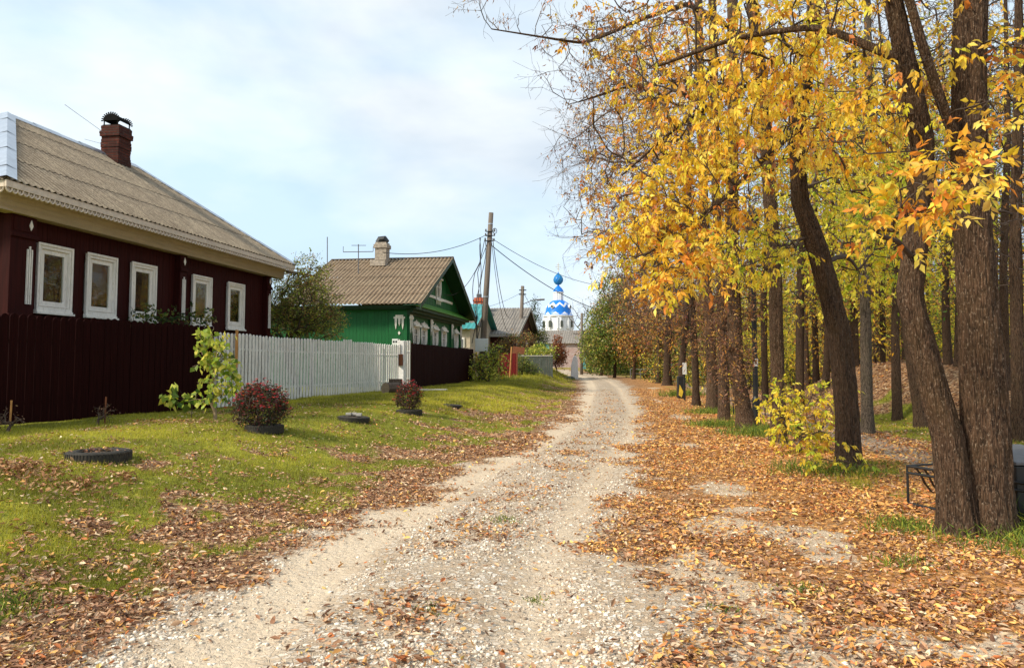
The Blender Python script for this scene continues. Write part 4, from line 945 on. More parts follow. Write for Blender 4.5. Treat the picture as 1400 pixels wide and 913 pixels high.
# ================================================================ FENCES
def fence_line(name, pts, label, w, gap, hfun, mat, top='round', rails=True, railside=-1, thick=.02, post=2.6, group=None, postmat=None, backrow=False):
    p = [Vector((*xy(a, b), 0)) for a, b in pts]; org = (p[0].x, p[0].y, H(p[0].x, p[0].y)); e = empty(name, org, 0, label, 'fence', group)
    seg = [(p[i], p[i+1]) for i in range(len(p)-1)]; mb = MB(org); mr = MB(org); rr = random.Random(hash(name) % 99); dist = 0; nextpost = 0; posts = []
    for (a, b) in seg:
        L = (b-a).length; d = (b-a).normalized(); nn = Vector((d.y, -d.x, 0)); n = int(L/(w+gap))
        for i in range(n):
            s = (i+.5)*L/n; c = a+d*s; z = H(c.x, c.y); h = hfun(dist+s)+rr.uniform(-.012, .012); t = thick/2; o = nn*rr.uniform(-.004, .004); ln = d*rr.uniform(-.006, .006)
            base = c+o; hwid = w/2
            if top == 'round': prof = [(-hwid, .03), (hwid, .03), (hwid, h-hwid*.9), (hwid*.7, h-hwid*.3), (0, h), (-hwid*.7, h-hwid*.3), (-hwid, h-hwid*.9)]
            else: prof = [(-hwid, .0), (hwid, .0), (hwid, h), (-hwid, h)]
            mb.prism([base+d*x+ln*(y/h)-nn*t+Vector((0, 0, z+y)) for x, y in prof], nn*thick)
            if backrow:
                base2 = base+d*(w+gap)/2-nn*.09; mb.prism([base2+d*x-nn*t+Vector((0, 0, z+y-.02)) for x, y in prof], nn*thick)
            if dist+s >= nextpost: posts.append((c, z, h, nn)); nextpost += post
        if rails:
            for f in (.22, .78):
                za = H(a.x, a.y); zb = H(b.x, b.y); k = int(L/2)+1
                for i in range(k):
                    q0 = a.lerp(b, i/k)-nn*.05; q1 = a.lerp(b, (i+1)/k)-nn*.05; z0 = H(q0.x, q0.y)+hfun(0)*f; z1 = H(q1.x, q1.y)+hfun(0)*f
                    v = [q0+Vector((0, 0, z0)), q1+Vector((0, 0, z1))]; mr.tube(v, .028, 4)
        dist += L
    mb.build('pickets' if top == 'round' else 'sheeting', mat, e)
    if rails: mr.build('rail', postmat or mat, e)
    for (c, z, h, nn) in posts:
        m_ = MB(org); q = c-nn*.12; m_.box(q.x-.04, q.x+.04, q.y-.04, q.y+.04, z-.1, z+h-.1); m_.build('post', postmat or mat, e)
    return e
fence_line('maroon_fence', [(-10.75, 7.5), (-10.32, 11.0), (-9.45, 16.1)], 'tall dark maroon picket fence in front of the maroon house', .15, .010, lambda s: 1.92, M['dark_maroon'])
fence_line('white_fence', [(-9.42, 16.25), (-9.4, 20.3), (-8.9, 26.2), (-8.63, 28.0)], 'long white picket fence between the maroon and green houses', .115, .055, lambda s: 1.80 if s < 7.2 else 1.86 if s < 7.9 else 1.80, M['fence_white'])
fence_line('white_gate', [(-8.6, 28.55), (-8.55, 29.35)], 'short white picket gate next to the brown metal fence corner', .11, .07, lambda s: 1.98, M['fence_white'], post=5)
fence_line('brown_metal_fence', [(-8.53, 29.4), (-8.6, 36), (-8.55, 42.3)], 'dark brown profiled metal fence in front of the green house', .11, .0, lambda s: 1.88, M['dark_maroon'], top='flat', thick=.03)
# one orange board in the white fence
x_, y_ = xy(-9.34, 16.95); z = H(x_, y_); m = MB((x_, y_, z)); m.box(x_-.045, x_+.045, y_-.015, y_+.015, z+.95, z+1.88); o = m.build('orange_board', M['orange_wood']); o.location = (x_, y_, z); o.rotation_euler = (0, 0, -TH+pi/2); tag(o, 'short orange brown board fixed high on the white picket fence', 'board')
# meter post and boxes
x_, y_ = xy(-8.6, 28.25); z = H(x_, y_); e = empty('meter_post', (x_, y_, z), -TH, 'white concrete post carrying a dark meter box beside the white gate', 'post')
m = MB(); m.box(-.14, .14, -.14, .14, -.1, 1.95); m.build('post', M['white_post'], e, bevel=.01)
m = MB(); m.box(-.09, .11, -.28, -.14, .98, 1.42); m.build('meter_box', M['rust_sheet'], e, bevel=.01); m = MB(); m.tube([(0, -.18, 1.42), (0, -.18, 1.8)], .02, 6); m.build('cable', M['black_metal'], e)
a = at(540.5, 471.5, 31.9); e = empty('electricity_meter', a, -TH, 'small white electricity meter box hanging on the green side wall', 'meter box')
m = MB(); m.box(-.13, .13, -.06, .06, 0, .26); m.build('casing', M['box_white'], e, bevel=.01); m = MB()
m.box(-.09, -.02, -.07, -.06, .10, .18); m.box(.02, .09, -.07, -.06, .10, .18); m.build('dial_window', M['black_metal'], e)

# ================================================================ TYRES, LOGS AND SMALL THINGS
def tyre(px, py, zoff, R, w, label, tilt=(0, 0), soil=.6, hh=.45, Yo=None):
    x0 = None; Y = 3
    d = ray(px, py); kk = [2+i*.01 for i in range(6000)]
    for t in kk:
        X, Yy, Z = d[0]*t, d[1]*t, CZ+d[2]*t
        if Z <= H(X, Yy): break
    X, Yy = X, Yy+R*.95; z = H(X, Yy)
    e = empty('tyre', (X, Yy, z), 0, label, 'tyre', 'old tyres used as flower beds on the lawn'); e.rotation_euler = (tilt[0], tilt[1], 0)
    m = MB(); b = -.04+zoff; n = 64; prof = [(R*.60, b+w*.10), (R*.66, b+w*.02), (R*.80, b), (R*.93, b+w*.05), (R*.985, b+w*.14), (R, b+w*.3), (R*1.005, b+w*.5), (R, b+w*.7), (R*.985, b+w*.86), (R*.93, b+w*.95), (R*.80, b+w), (R*.66, b+w*.98), (R*.60, b+w*.9), (R*.585, b+w*.8), (R*.62, b+w*.78), (R*.75, b+w*.85), (R*.9, b+w*.8), (R*.94, b+w*.5), (R*.9, b+w*.2), (R*.7, b+w*.12)]
    m.lathe(prof, n=n, close=True)
    for kx in range(60):
        a_ = 2*pi*kx/60; c, s = math.cos(a_), math.sin(a_)
        for (q0, q1) in ((.1, .42), (.5, .9)):
            aa = a_+(.03 if q0 > .3 else 0); c, s = math.cos(aa), math.sin(aa); tt = Vector((-s, c, 0))*R*.034; rr = Vector((c, s, 0))
            m.prism([rr*R*.985-tt+Vector((0, 0, b+w*q0)), rr*R*.985+tt+Vector((0, 0, b+w*q0)), rr*R*.985+tt+Vector((0, 0, b+w*q1)), rr*R*.985-tt+Vector((0, 0, b+w*q1))], rr*R*.028)
    m.build('tyre_casing', M['rubber'], e, smooth=False)
    m = MB(); m.lathe([(.001, b+w*soil+.02), (R*.3, b+w*soil+.015), (R*.62, b+w*soil), (R*.68, b+w*.15)], n=32); m.build('soil', M['soil'], e, smooth=True)
    return e, (X, Yy, z+b+w*soil)
t1, p1 = tyre(112, 633, -.035, .345, .17, 'large bare tyre lying in the grass with leaves heaped around it, nearest the camera', soil=.75)
t2, p2 = tyre(353, 593, .0, .30, .15, 'dark tyre holding the big red flowering bush in front of the white fence', soil=.8)
t3, p3 = tyre(479, 577.5, -.03, .31, .16, 'flat sunken tyre with pale debris on top, between the two flowering bushes', (0, .05), soil=.9)
t4, p4 = tyre(557, 567, -.01, .30, .15, 'tyre holding the smaller red flowering bush near the log', soil=.8)
t5, p5 = tyre(617, 558, -.02, .28, .15, 'empty tilted tyre farthest right on the lawn', (0, .08), soil=.6)
# debris in tyre 3
r = np.random.RandomState(21)
def loose_leaves(name, c, rad, n, parent_pos, pal, ls, label, cat):
    P = np.stack([c[0]+r.normal(size=n)*rad*.45, c[1]+r.normal(size=n)*rad*.45, c[2]+r.rand(n)*.05], 1)
    V, Fc = inst(LEAF_V, LEAF_F, P, rnd(n, r)*np.array([1, 1, .3]), rnd(n, r)*.4+np.array([0, 0, 1]), np.full(n, ls))
    C = palcol(pal, n, r).repeat(4, 0); o = npmesh(name, V, [Fc], M['litter'], None, C); tag(o, label, cat, kind='stuff')
loose_leaves('dry_leaves', (p1[0], p1[1], p1[2]+.02), .28, 90, None, {'dry': 1, 'orange': .1}, .05, 'dry leaves lying in the bare tyre', 'fallen leaves')
m = MB(); rr = random.Random(4)
for i in range(9):
    a_ = rr.uniform(0, 6.3); q = rr.uniform(0, .16); m.box(q*math.cos(a_)-.05, q*math.cos(a_)+.05, q*math.sin(a_)-.04, q*math.sin(a_)+.04, .0+i*.004, .022+i*.004+rr.random()*.02)
o = m.build('broken_slate', M['concrete']); o.location = (p3[0], p3[1], p3[2]+.02); tag(o, 'pale broken slate pieces heaped on the sunken tyre', 'rubble')

# log and stump by the meter post
lx, ly, _ = at(526.5, 539, 25.3); z = H(lx, ly); e = empty('log', (lx, ly, z), .5, 'short thick log lying on its side with its cut end facing the road', 'log')
def log_mesh(parent, R, L, axis, nm='bark', seed=1):
    rr = np.random.RandomState(seed); m = MB(); n = 26; rad = [R*(1+.04*math.sin(3*k)+.03*rr.normal()) for k in range(n)]; P0 = []; P1 = []
    for k in range(n):
        t = 2*pi*k/n; q = (math.cos(t)*rad[k], math.sin(t)*rad[k])
        if axis == 'x': P0.append((0, q[0], R+q[1])); P1.append((L, q[0]*.96, R+q[1]*.96))
        else: P0.append((q[0]*1.08, q[1]*1.08, -.05)); P1.append((q[0], q[1], L))
    m.add(P0+P1, [(k, (k+1) % n, n+(k+1) % n, n+k) for k in range(n)]); m.build('bark', M['log_bark'], parent)
    m = MB(); m.add(P0, [tuple(range(n))]); m.add(P1, [tuple(range(n))]); m.build('cut_end', M['log_end'], parent)
e.rotation_euler = (0, 0, .95); log_mesh(e, .20, .65, 'x')
sx, sy, _ = at(541, 530, 26.6); z = H(sx, sy); e = empty('tree_stump', (sx, sy, z), 0, 'dark upright tree stump standing behind the lying log', 'stump'); log_mesh(e, .23, .52, 'z', seed=3)
px_, py_, _ = at(577, 536, 28.5); z = H(px_, py_); m = MB((0, 0, 0)); m.box(-.95, .95, -.35, .35, .0, .07); o = m.build('concrete_slab', M['concrete'], bevel=.015); o.location = (px_, py_, z); tag(o, 'pale flat concrete slab lying at the foot of the brown metal fence', 'slab')

# ---- plants helpers
def plant(name, base, label, cat, tg, leaf, pal, mode='simple', m_=8, ls=.06, twl=.15, seeds=None, alpha=.25, rtip=.002, hang=.2, group=None, wid=1.2, Lr=.12, nl=5, seed=1, mat='leaf', stemmat='twig', leafname='foliage', stemname='stems', spread=.04, step=.7, dens=1.0):
    r = np.random.RandomState(seed); e = empty(name, base, 0, label, cat, group)
    base = np.array(base); seeds = np.array(seeds) if seeds is not None else base[None]+np.array([[0, 0, -.02]])
    SA, SB, SR, SE, D = skeleton(seeds, np.full(len(seeds), .05), tg, r, alpha, rtip, step=step)
    T = tip_twigs(tg, D, np.full(len(tg), twl)*(.6+.8*r.rand(len(tg))), r)
    parts = limb_parts(SA, SB, SR, SE)+[segs(T[:, i], T[:, i+1], np.full(len(T), rtip), np.full(len(T), rtip*.7), 3) for i in range(3)]
    local(mesh_branches(stemname, parts, M[stemmat], None), e)
    Tl = T if dens >= 1 else T[r.rand(len(T)) < dens]
    if mode == 'simple': V, Fc, C = leaves_simple(Tl, m_, ls, pal, r, hang, spread, wid)
    else: V, Fc, C = leaves_pinnate(Tl, m_, Lr, ls, pal, r, nl, hang)
    local(npmesh(leafname, V, [Fc], M[mat], None, C), e)
    return e, T
# red flower bushes
def flower_bush(pos, rx, rz, n, label, seed):
    r = np.random.RandomState(seed); c = np.array(pos)+np.array([0, 0, rz*.55]); tg = blob(c, (rx, rx*.85, rz*.6), n, r, .35); tg = tg[tg[:, 2] > pos[2]+.05]
    e, T = plant('flower_bush', pos, label, 'flowering bush', tg, None, 'wine', m_=9, ls=.05, twl=.09, seeds=[np.array(pos)+np.array([r.normal()*.06, r.normal()*.06, 0]) for _ in range(7)], seed=seed, wid=.9, group='red flowering bushes growing in tyres', spread=.025)
    tips = T[:, 3]; hi = tips[:, 2] > pos[2]+rz*.42; tips = tips[hi]; tips = tips[r.rand(len(tips)) < .8]; q = len(tips); VV = []; 
    # flower heads: two whorls of petals
    P = []; X = []; Z = []
    for kx in range(9):
        a_ = 2*pi*kx/9+r.rand(q)*.4; out = np.stack([np.cos(a_), np.sin(a_), .35+.5*(kx % 2)+0*a_], 1); P.append(tips+np.array([0, 0, .012])); X.append(out+rnd(q, r)*.15); Z.append(np.tile([[0, 0, 1.]], (q, 1)))
    P = np.concatenate(P); V, Fc = inst(LEAF_V, LEAF_F, P, np.concatenate(X), np.concatenate(Z), np.full(len(P), .036))
    base = np.array([(.62, .04, .06), (.45, .03, .05), (.72, .11, .09), (.66, .22, .06)])[r.choice(4, q, p=[.45, .3, .18, .07])]
    C = np.tile(base, (9, 1)).repeat(4, 0); local(npmesh('blossoms', V, [Fc], M['leaf'], None, C), e)
flower_bush((p2[0]-.08, p2[1], p2[2]), .44, .58, 520, 'wide dark bush with many small red flowers growing from a tyre by the white fence', 31)
flower_bush((p4[0], p4[1], p4[2]), .29, .55, 260, 'smaller narrow bush with red flowers growing from a tyre near the log', 32)
# tall leafy plant at the fence corner
b0 = at(297, 575, 13.9); gx_, gy_ = b0[0], b0[1]; gz_ = H(gx_, gy_); r = np.random.RandomState(41)
tg = np.concatenate([blob(at(293, 480, 13.8), (.30, .26, .34), 34, r), blob(at(300, 515, 13.7), (.36, .26, .30), 30, r), blob(at(285, 460, 13.8), (.16, .16, .16), 10, r), blob(at(284, 540, 13.7), (.28, .2, .16), 10, r)])
plant('tall_leafy_plant', (gx_, gy_, gz_), 'tall stalky plant with large yellow green leaves where the maroon and white fences meet', 'plant', tg, None, {'vine': 3, 'green': .8}, m_=7, ls=.105, twl=.16, seeds=[(gx_+dx, gy_+dy, gz_) for dx, dy in ((-.12, 0), (.05, .05), (.15, -.05), (0, -.1), (.22, .02))], wid=2.0, hang=1.0, seed=42, stemmat='log_end', rtip=.004, spread=.05)
b0 = at(262, 566, 14.3); tg = np.concatenate([blob(at(243, 540, 14.2), (.22, .15, .16), 9, r), blob(at(262, 545, 14.2), (.14, .12, .14), 6, r), blob(at(232, 543, 14.2), (.1, .1, .12), 5, r)])
plant('drooping_plant', (b0[0], b0[1], H(b0[0], b0[1])), 'small drooping large leaved plant against the dark maroon fence', 'plant', tg, None, {'green': 1, 'vine': 1}, m_=3, ls=.15, twl=.1, wid=2.0, hang=1.3, seed=43, spread=.03)
# withered plants and stakes by the maroon fence
for i, (px, py, Y, lab) in enumerate(((141, 578, 12.9, 'withered stubby plant with a red stake in front of the maroon fence'), (10, 590, 11.3, 'withered plant clump with an orange stake at the left edge of the lawn'))):
    b = at(px, py, Y); b = (b[0], b[1], H(b[0], b[1])); r = np.random.RandomState(50+i); tg = blob((b[0], b[1], b[2]+.2), (.2, .15, .15), 30, r, .1); tg[:, 2] = np.maximum(tg[:, 2], b[2]+.06)
    e, _ = plant('withered_plant', b, lab, 'plant', tg, None, 'dry', m_=2, ls=.035, twl=.08, seed=51+i, seeds=[(b[0]+dx, b[1], b[2]) for dx in (-.1, 0, .1)], rtip=.0045, stemmat='log_bark')
    m = MB(); m.tube([(0, .05, 0), (.01, .05, .48)], .014, 6); m.build('stake', M['orange_wood'] if i else M['rust_sheet'], e)
# leafy shoots rising above the maroon fence
for i, (px, lab) in enumerate(((198, 'leafy shoot rising above the maroon fence below the third window'), (222, 'tall leafy shoot above the maroon fence just left of the middle pilaster'), (250, 'low leafy shoot above the maroon fence at the middle pilaster'), (280, 'leafy shoot above the end of the maroon fence below the fourth window'))):
    Y = 17.0+i*.6; b = at(px, 520, Y); b = (b[0], b[1], H(b[0], b[1])); r = np.random.RandomState(60+i)
    ph = [at(px-8, 436, Y), at(px+6, 432, Y), at(px, 445, Y)]; tg = np.concatenate([blob(q, (.14, .14, .16), 5, r) for q in ph])
    plant('garden_shoot', b, lab, 'plant', tg, None, {'dkgreen': 2, 'olive': 1}, m_=7, ls=.10, twl=.22, wid=1.5, hang=-.2, seed=61+i, group='leafy shoots behind the maroon fence', spread=.02, rtip=.004)

# bushes
def bush(name, px, pyb, Y, blobs, pal, label, cat='bush', n=200, ls=.08, m_=9, seed=1, group=None, dens=1, twl=.25, **kw):
    b = at(px, pyb, Y); b = (b[0], b[1], H(b[0], b[1])); r = np.random.RandomState(seed); sc = Y/F
    tg = np.concatenate([blob(at(x, y, Y), (rx*sc, rd, ry*sc), int(n*w), r, .15) for (x, y, rx, ry, rd, w) in blobs]); hg_ = Hn(tg[:, 0], tg[:, 1]); tg = tg[tg[:, 2] > hg_+.1]
    return plant(name, b, label, cat, tg, None, pal, m_=m_, ls=ls, twl=twl, seed=seed, group=group, rtip=.006, seeds=[(b[0], b[1], b[2]) for dx in (0,)], spread=ls*.9, dens=dens, **kw)
bush('garden_tree', 412, 500, 25, [(412, 415, 46, 42, 1.1, .6), (395, 450, 32, 34, 1, .25), (440, 440, 28, 30, .9, .2), (415, 372, 26, 18, .6, .08)], {'olive': 3, 'brown': .5, 'vine': .9, 'dry': .3}, 'round olive green garden tree between the maroon house and the green house', 'tree', 620, .08, 20, 71, twl=.42)
bush('yellow_leaf_bush', 668, 524, 42, [(660, 500, 17, 20, .7, .5), (678, 496, 15, 24, .7, .4), (650, 508, 9, 14, .5, .15)], {'vine': 3, 'wine': .3, 'gold': .6, 'olive': 1.5}, 'yellow green bush at the foot of the tall utility pole', n=230, ls=.14, m_=6, seed=72, wid=1.6)
bush('vine_bush', 744, 492, 56, [(742, 481, 18, 9, .8, .7), (728, 484, 10, 8, .6, .3)], {'vine': 3, 'green': 1}, 'light yellow green vine spreading over the grey slate fence', n=150, ls=.16, m_=8, seed=73)
bush('rust_shrub', 763, 503, 78, [(763, 488, 10, 15, .8, .7), (763, 470, 5, 12, .4, .3)], 'rust', 'rust brown conical shrub in front of the porch cottage', n=260, ls=.2, m_=8, seed=74)
bush('garden_thicket', 705, 492, 58, [(700, 470, 16, 16, 1, .5), (684, 478, 12, 16, 1, .3), (722, 468, 14, 14, 1, .4)], {'olive': 2, 'brown': 1.5, 'dry': 1}, 'tangled brown olive thicket in front of the dark red brick house', n=260, ls=.13, m_=7, seed=75)
bush('climbing_weeds', 713, 514, 51, [(712, 497, 13, 13, .5, .6), (722, 505, 16, 8, .5, .5)], {'green': 2, 'olive': 2, 'vine': .6}, 'weeds climbing the slate fence beside the red gate', n=210, ls=.11, m_=8, seed=76)
bush('bank_bush', 735, 472, 75, [(738, 466, 12, 14, 1.3, 1)], {'olive': 2, 'dkgreen': 1}, 'dark olive bush to the left of the rust shrub', n=150, ls=.17, m_=8, seed=77)

# ---- red gate, slate fence, posts
def boxthing(name, px0, px1, pyt, pyb, Y, depth, mat, label, cat, ribs=0, low=-.4):
    a = at(px0, pyb, Y); b = at(px1, pyb, Y); zt = at(px0, pyt, Y)[2]; z = a[2]; e = empty(name, ((a[0]+b[0])/2, Y, z), -TH, label, cat); w = (b[0]-a[0])/2
    m = MB(); n = ribs or 1
    for i in range(n):
        x0 = -w+2*w*i/n; m.box(x0+.006, x0+2*w/n-.006, -depth/2+(.015 if i % 2 else 0), depth/2, low, zt-z)
    m.build('boards', mat, e); return e, w, zt-z
e, w, h = boxthing('red_gate', 682, 707, 483, 513, 50, .08, M['red_gate'], 'dark red sheet metal gate behind the yellow leaf bush', 'gate', 12)
m = MB(); m.box(-w-.05, -w+.03, -.1, .02, -.2, h+.1); m.build('post', M['rust_sheet'], e); m = MB(); m.box(w-.03, w+.05, -.1, .02, -.2, h+.1); m.build('post', M['rust_sheet'], e)
e, w, h = boxthing('leaning_board', 700, 717, 474, 484, 52, .05, M['rust_sheet'], 'tilted orange brown board sheet above the red gate', 'board', low=0); e.rotation_euler = (0, .12, -TH)
e, w, h = boxthing('slate_fence', 707, 756, 487, 510, 54, .06, M['slate_grey'], 'grey green fence of slate sheets with a pale top on the bank', 'fence', 16)
m = MB(); m.box(-w, w, -.06, .06, h, h+.07); m.build('top_rail', M['concrete'], e)
bp = at(697, 516, 47.5); tp = at(699.5, 474, 47.5); m = MB(bp); m.tube([bp, tp], .06, 6); o = m.build('wooden_pole', M['orange_wood']); o.location = bp; tag(o, 'thin leaning pale wooden pole in front of the red gate', 'pole')
gx_, gy_, gz_ = at(785.5, 515, 72); gz_ = H(gx_, gy_); m = MB(); m.prism([(-.36, -.25, -.2), (.36, -.25, -.2), (.30, -.2, 1.9), (.1, -.18, 2.35), (-.12, -.2, 2.1), (-.32, -.2, 1.3)], (0, .45, 0)); o = m.build('white_gatepost', M['white_post'], bevel=.03); o.location = (gx_, gy_, gz_); tag(o, 'short broken white concrete post at the bend of the road', 'post')
gx_, gy_, _ = at(781, 516, 70); o2 = MB(); o2.lathe([(0.001, .28), (.3, .26), (.55, .12), (.62, -.05)], n=12); o = o2.build('dark_stone', M['slate_grey'], smooth=True); o.location = (gx_-.2, gy_, H(gx_, gy_)); tag(o, 'dark boulder at the foot of the broken white post', 'boulder')
fence_line('cottage_fence', [(-11.5, 92), (-9.6, 96)], 'low weathered picket fence in front of the porch cottage', .12, .12, lambda s: 1.3, M['old_wood'], post=3)
e, w, h = boxthing('turquoise_gate', 797, 801, 486, 500, 96, .1, M['turquoise'], 'small turquoise gate where the road disappears', 'gate', 3)
x0, x1 = 633, 656
a = at(633, 492, 47); fence_line('grey_yard_fence', [uv(*at(633, 490, 48)[:2]), uv(*at(657, 490, 47.0)[:2])], 'weathered grey picket fence behind the end of the brown metal fence', .1, .06, lambda s: 2.0, M['old_wood'], post=2)

# ================================================================ UTILITY POLES AND WIRES
def pole(name, pxb, pyb, pxt, pyt, Y, r0, r1, label, zb=None):
    b = at(pxb, pyb, Y); b = (b[0], b[1], H(b[0], b[1])-.1); t = at(pxt, pyt, Y); e = empty(name, b, 0, label, 'utility pole')
    m = MB(b); m.tube([b, tuple((b[i]+t[i])/2 for i in range(3)), t], [r0, (r0+r1)/2, r1], 12); m.build('shaft', M['pole_wood'], e, smooth=True)
    return e, Vector(b), Vector(t)
u1, b1, t1_ = pole('utility_pole', 657, 520, 671.5, 291, 44, .20, .14, 'tall weathered wooden utility pole with white box and coiled cables beside the green house')
def on(b, t, f): return b.lerp(t, f)
m = MB(b1)
for f in (.86, .885, .83): 
    q = on(b1, t1_, f); m.tube([q+Vector((-.22, -.16, 0)), q+Vector((.28, -.16, .02))], .03, 5)
    for s_ in (-.24, .28): m.tube([q+Vector((s_, -.16, 0)), q+Vector((s_, -.16, .16))], [.06, .04], 6)
q = on(b1, t1_, .88)
for i in range(3):
    m.tube([q+Vector((.3+.12*math.cos(a_+i), -.16+.03*i, .1+.16*math.sin(a_+i))) for a_ in [2*pi*j/10 for j in range(8)]], .018, 4)
m.build('insulator', M['black_metal'], u1)
q = on(b1, t1_, .50); m = MB(b1); m.tube([q+Vector((.0, 0, .0)), q+Vector((.0, 0, .06))], .19, 12); q = on(b1, t1_, .93); m.tube([q, q+Vector((.0, 0, .06))], .155, 12); m.build('clamp_band', M['steel'], u1)
q = on(b1, t1_, .185); m = MB(b1); m.box(q.x-.42, q.x+.34, q.y-.42, q.y-.14, q.z-.02, q.z+.74); bx = m.build('meter_cabinet', M['box_white'], u1, bevel=.02)
m = MB(b1); m.box(q.x-.36, q.x+.28, q.y-.432, q.y-.42, q.z+.04, q.z+.68); m.box(q.x+.2, q.x+.24, q.y-.45, q.y-.43, q.z+.32, q.z+.42); m.build('cabinet_door', M['box_white'], bx, bevel=.006)
m = MB(b1); rr = random.Random(3)
for i in range(4):   # cables down the pole
    P = []
    for j in range(13):
        f = .85-.62*j/12; p = on(b1, t1_, f); P.append(p+Vector((-.26-.10*i+.10*math.sin(j*.9+i*2)+(-.16 if 3 < j < 9 else 0)*(i % 2), -.15, 0)))
    m.tube(P, .022, 5)
m.build('hanging_cable', M['wire'], u1)
u2, b2, t2_ = pole('utility_pole', 710, 500, 714.5, 391, 66, .20, .15, 'shorter wooden utility pole with a lamp arm in front of the dark red brick house')
q = on(b2, t2_, .78); m = MB(b2); m.tube([q, q+Vector((.9, -.3, .35)), q+Vector((1.7, -.5, .42))], .04, 5); m.tube([q+Vector((1.3, -.4, .38)), q+Vector((2.0, -.55, .42))], .09, 6); m.build('lamp_arm', M['grey_metal'], u2)
m = MB(b2); 
for f in (.9, .95): q = on(b2, t2_, f); m.tube([q+Vector((-.3, -.1, 0)), q+Vector((.35, -.1, 0))], .05, 5)
m.build('insulator', M['black_metal'], u2)
u3, b3, t3_ = pole('utility_pole', 795, 500, 795.5, 428, 100, .22, .17, 'small far utility pole standing beside the porch cottage')
def wire(A, B, sag, label, rad=.012, name='overhead_wire'):
    A = Vector(A); B = Vector(B); m = MB(A); m.tube([A.lerp(B, i/24)+Vector((0, 0, -sag*4*(i/24)*(1-i/24))) for i in range(25)], rad, 5); o = m.build(name, M['wire']); o.location = A; tag(o, label, 'wire')
top = on(b1, t1_, .88)
wire(top, at(522, 345, 37), .5, 'wire from the tall pole top left to the green house chimney', .018)
wire(on(b1, t1_, .86), at(600, 400, 39.5), 1.3, 'wire sagging from the tall pole to the green house attic window', .018)
wire(on(b1, t1_, .84)+Vector((.2, 0, 0)), at(703, 421, 66), 2.4, 'slack wire dropping from the tall pole to the dark red house roof', .022)
wire(on(b1, t1_, .82)+Vector((.15, 0, 0)), at(705, 425, 67), 3.4, 'slackest wire dropping from the tall pole beside the slack one', .016)
wire(on(b1, t1_, .81)+Vector((.1, 0, 0)), at(860, 432, 60), .9, 'thick wire running right from the tall pole past the blue dome', .026)
wire(on(b1, t1_, .85)+Vector((.1, 0, 0)), at(850, 392, 62), .8, 'thin upper wire from the tall pole towards the trees', .018)
wire(on(b2, t2_, .95), at(745, 428, 90), .8, 'wire from the shorter pole down to the right', .02)
wire(on(b2, t2_, .93), at(640, 424, 60), .3, 'faint wire from the shorter pole to the left', .014)

# ================================================================ RIGHT SIDE FURNITURE
a = at(1034, 585, 17.8); zb = H(a[0], a[1]); e = empty('street_lamp', (a[0], a[1], zb), 0, 'black metal lamp post with a small white sticker among the park trees', 'lamp post')
m = MB(); m.lathe([(.11, 0), (.11, .12), (.085, .18), (.085, .62), (.06, .7), (.058, 4.6)], n=16); m.build('post', M['black_metal'], e)
m = MB(); m.lathe([(.06, 4.6), (.16, 4.68), (.18, 5.0), (.24, 5.04), (.06, 5.25), (.01, 5.3)], n=16); m.build('lantern', M['black_metal'], e)
m = MB(); m.box(-.05, .05, -.068, -.062, 1.42, 1.60); st = m.build('sticker', M['box_white'], e); m = MB(); m.box(-.02, .02, -.071, -.068, 1.47, 1.55); m.box(-.035, .035, -.071, -.068, 1.565, 1.575); m.build('sticker_print', M['rust_sheet'], st)
a = at(919, 520, 58); zb = H(a[0], a[1]); e = empty('street_lamp', (a[0], a[1], zb), 0, 'thin distant lamp post between the far trunks of the tree row', 'lamp post')
m = MB(); m.lathe([(.14, 0), (.14, .6), (.1, .7), (.1, 6)], n=10); m.build('post', M['grey_metal'], e); m = MB(); m.lathe([(.1, 6), (.25, 6.1), (.3, 6.5), (.1, 6.7)], n=10); m.build('lantern', M['grey_metal'], e)
def rod(mb, pts, r_=.016): mb.tube(pts, r_, 8)
# bench behind the double trunk
a = at(1242, 694, 7.78); zb = H(a[0], a[1]); bd = Vector((.36, -.93, 0)).normalized(); bq = Vector((.93, .36, 0)); e = empty('park_bench', (a[0], a[1], zb), 0, 'black metal bench with curved slats half hidden by the big double trunk', 'bench')
B0 = Vector((0, 0, 0)); prof = [(0, .40), (.06, .33), (.13, .22), (.22, .13), (.36, .10), (.50, .16), (.58, .28), (.62, .40)]
for L_ in (0, 1.25):
    m = MB(); o_ = bd*L_; m.tube([o_, o_+Vector((0, 0, .40)), o_+bq*.62+Vector((0, 0, .40)), o_+bq*.62, o_], .014, 8); m.build('side_frame', M['black_metal'], e)
m = MB()
for q_, z_q in ((0, .40), (.62, .40), (0, .33), (0, .015)): m.tube([bq*q_+Vector((0, 0, z_q)), bq*q_+bd*1.25+Vector((0, 0, z_q))], .014, 8)
m.build('rail', M['black_metal'], e)
for i in range(11):
    o_ = bd*(.10+i*.095); m = MB(); pts = [o_+bq*x_+Vector((0, 0, z_q)) for x_, z_q in prof]
    vs = [p+bd*s_*.014+Vector((0, 0, .0)) for p in pts for s_ in (-1, 1)]; vs2 = [p+Vector((0, 0, .008)) for p in vs]; n_ = len(pts)
    fs = [(2*j, 2*j+1, 2*j+3, 2*j+2) for j in range(n_-1)]; m.add(vs, fs); m.add(vs2, fs); m.add(vs+vs2, [(2*j, 2*j+2, 2*n_+2*j+2, 2*n_+2*j) for j in range(n_-1)]+[(2*j+1, 2*j+3, 2*n_+2*j+3, 2*n_+2*j+1) for j in range(n_-1)]); m.build('slat', M['black_metal'], e)
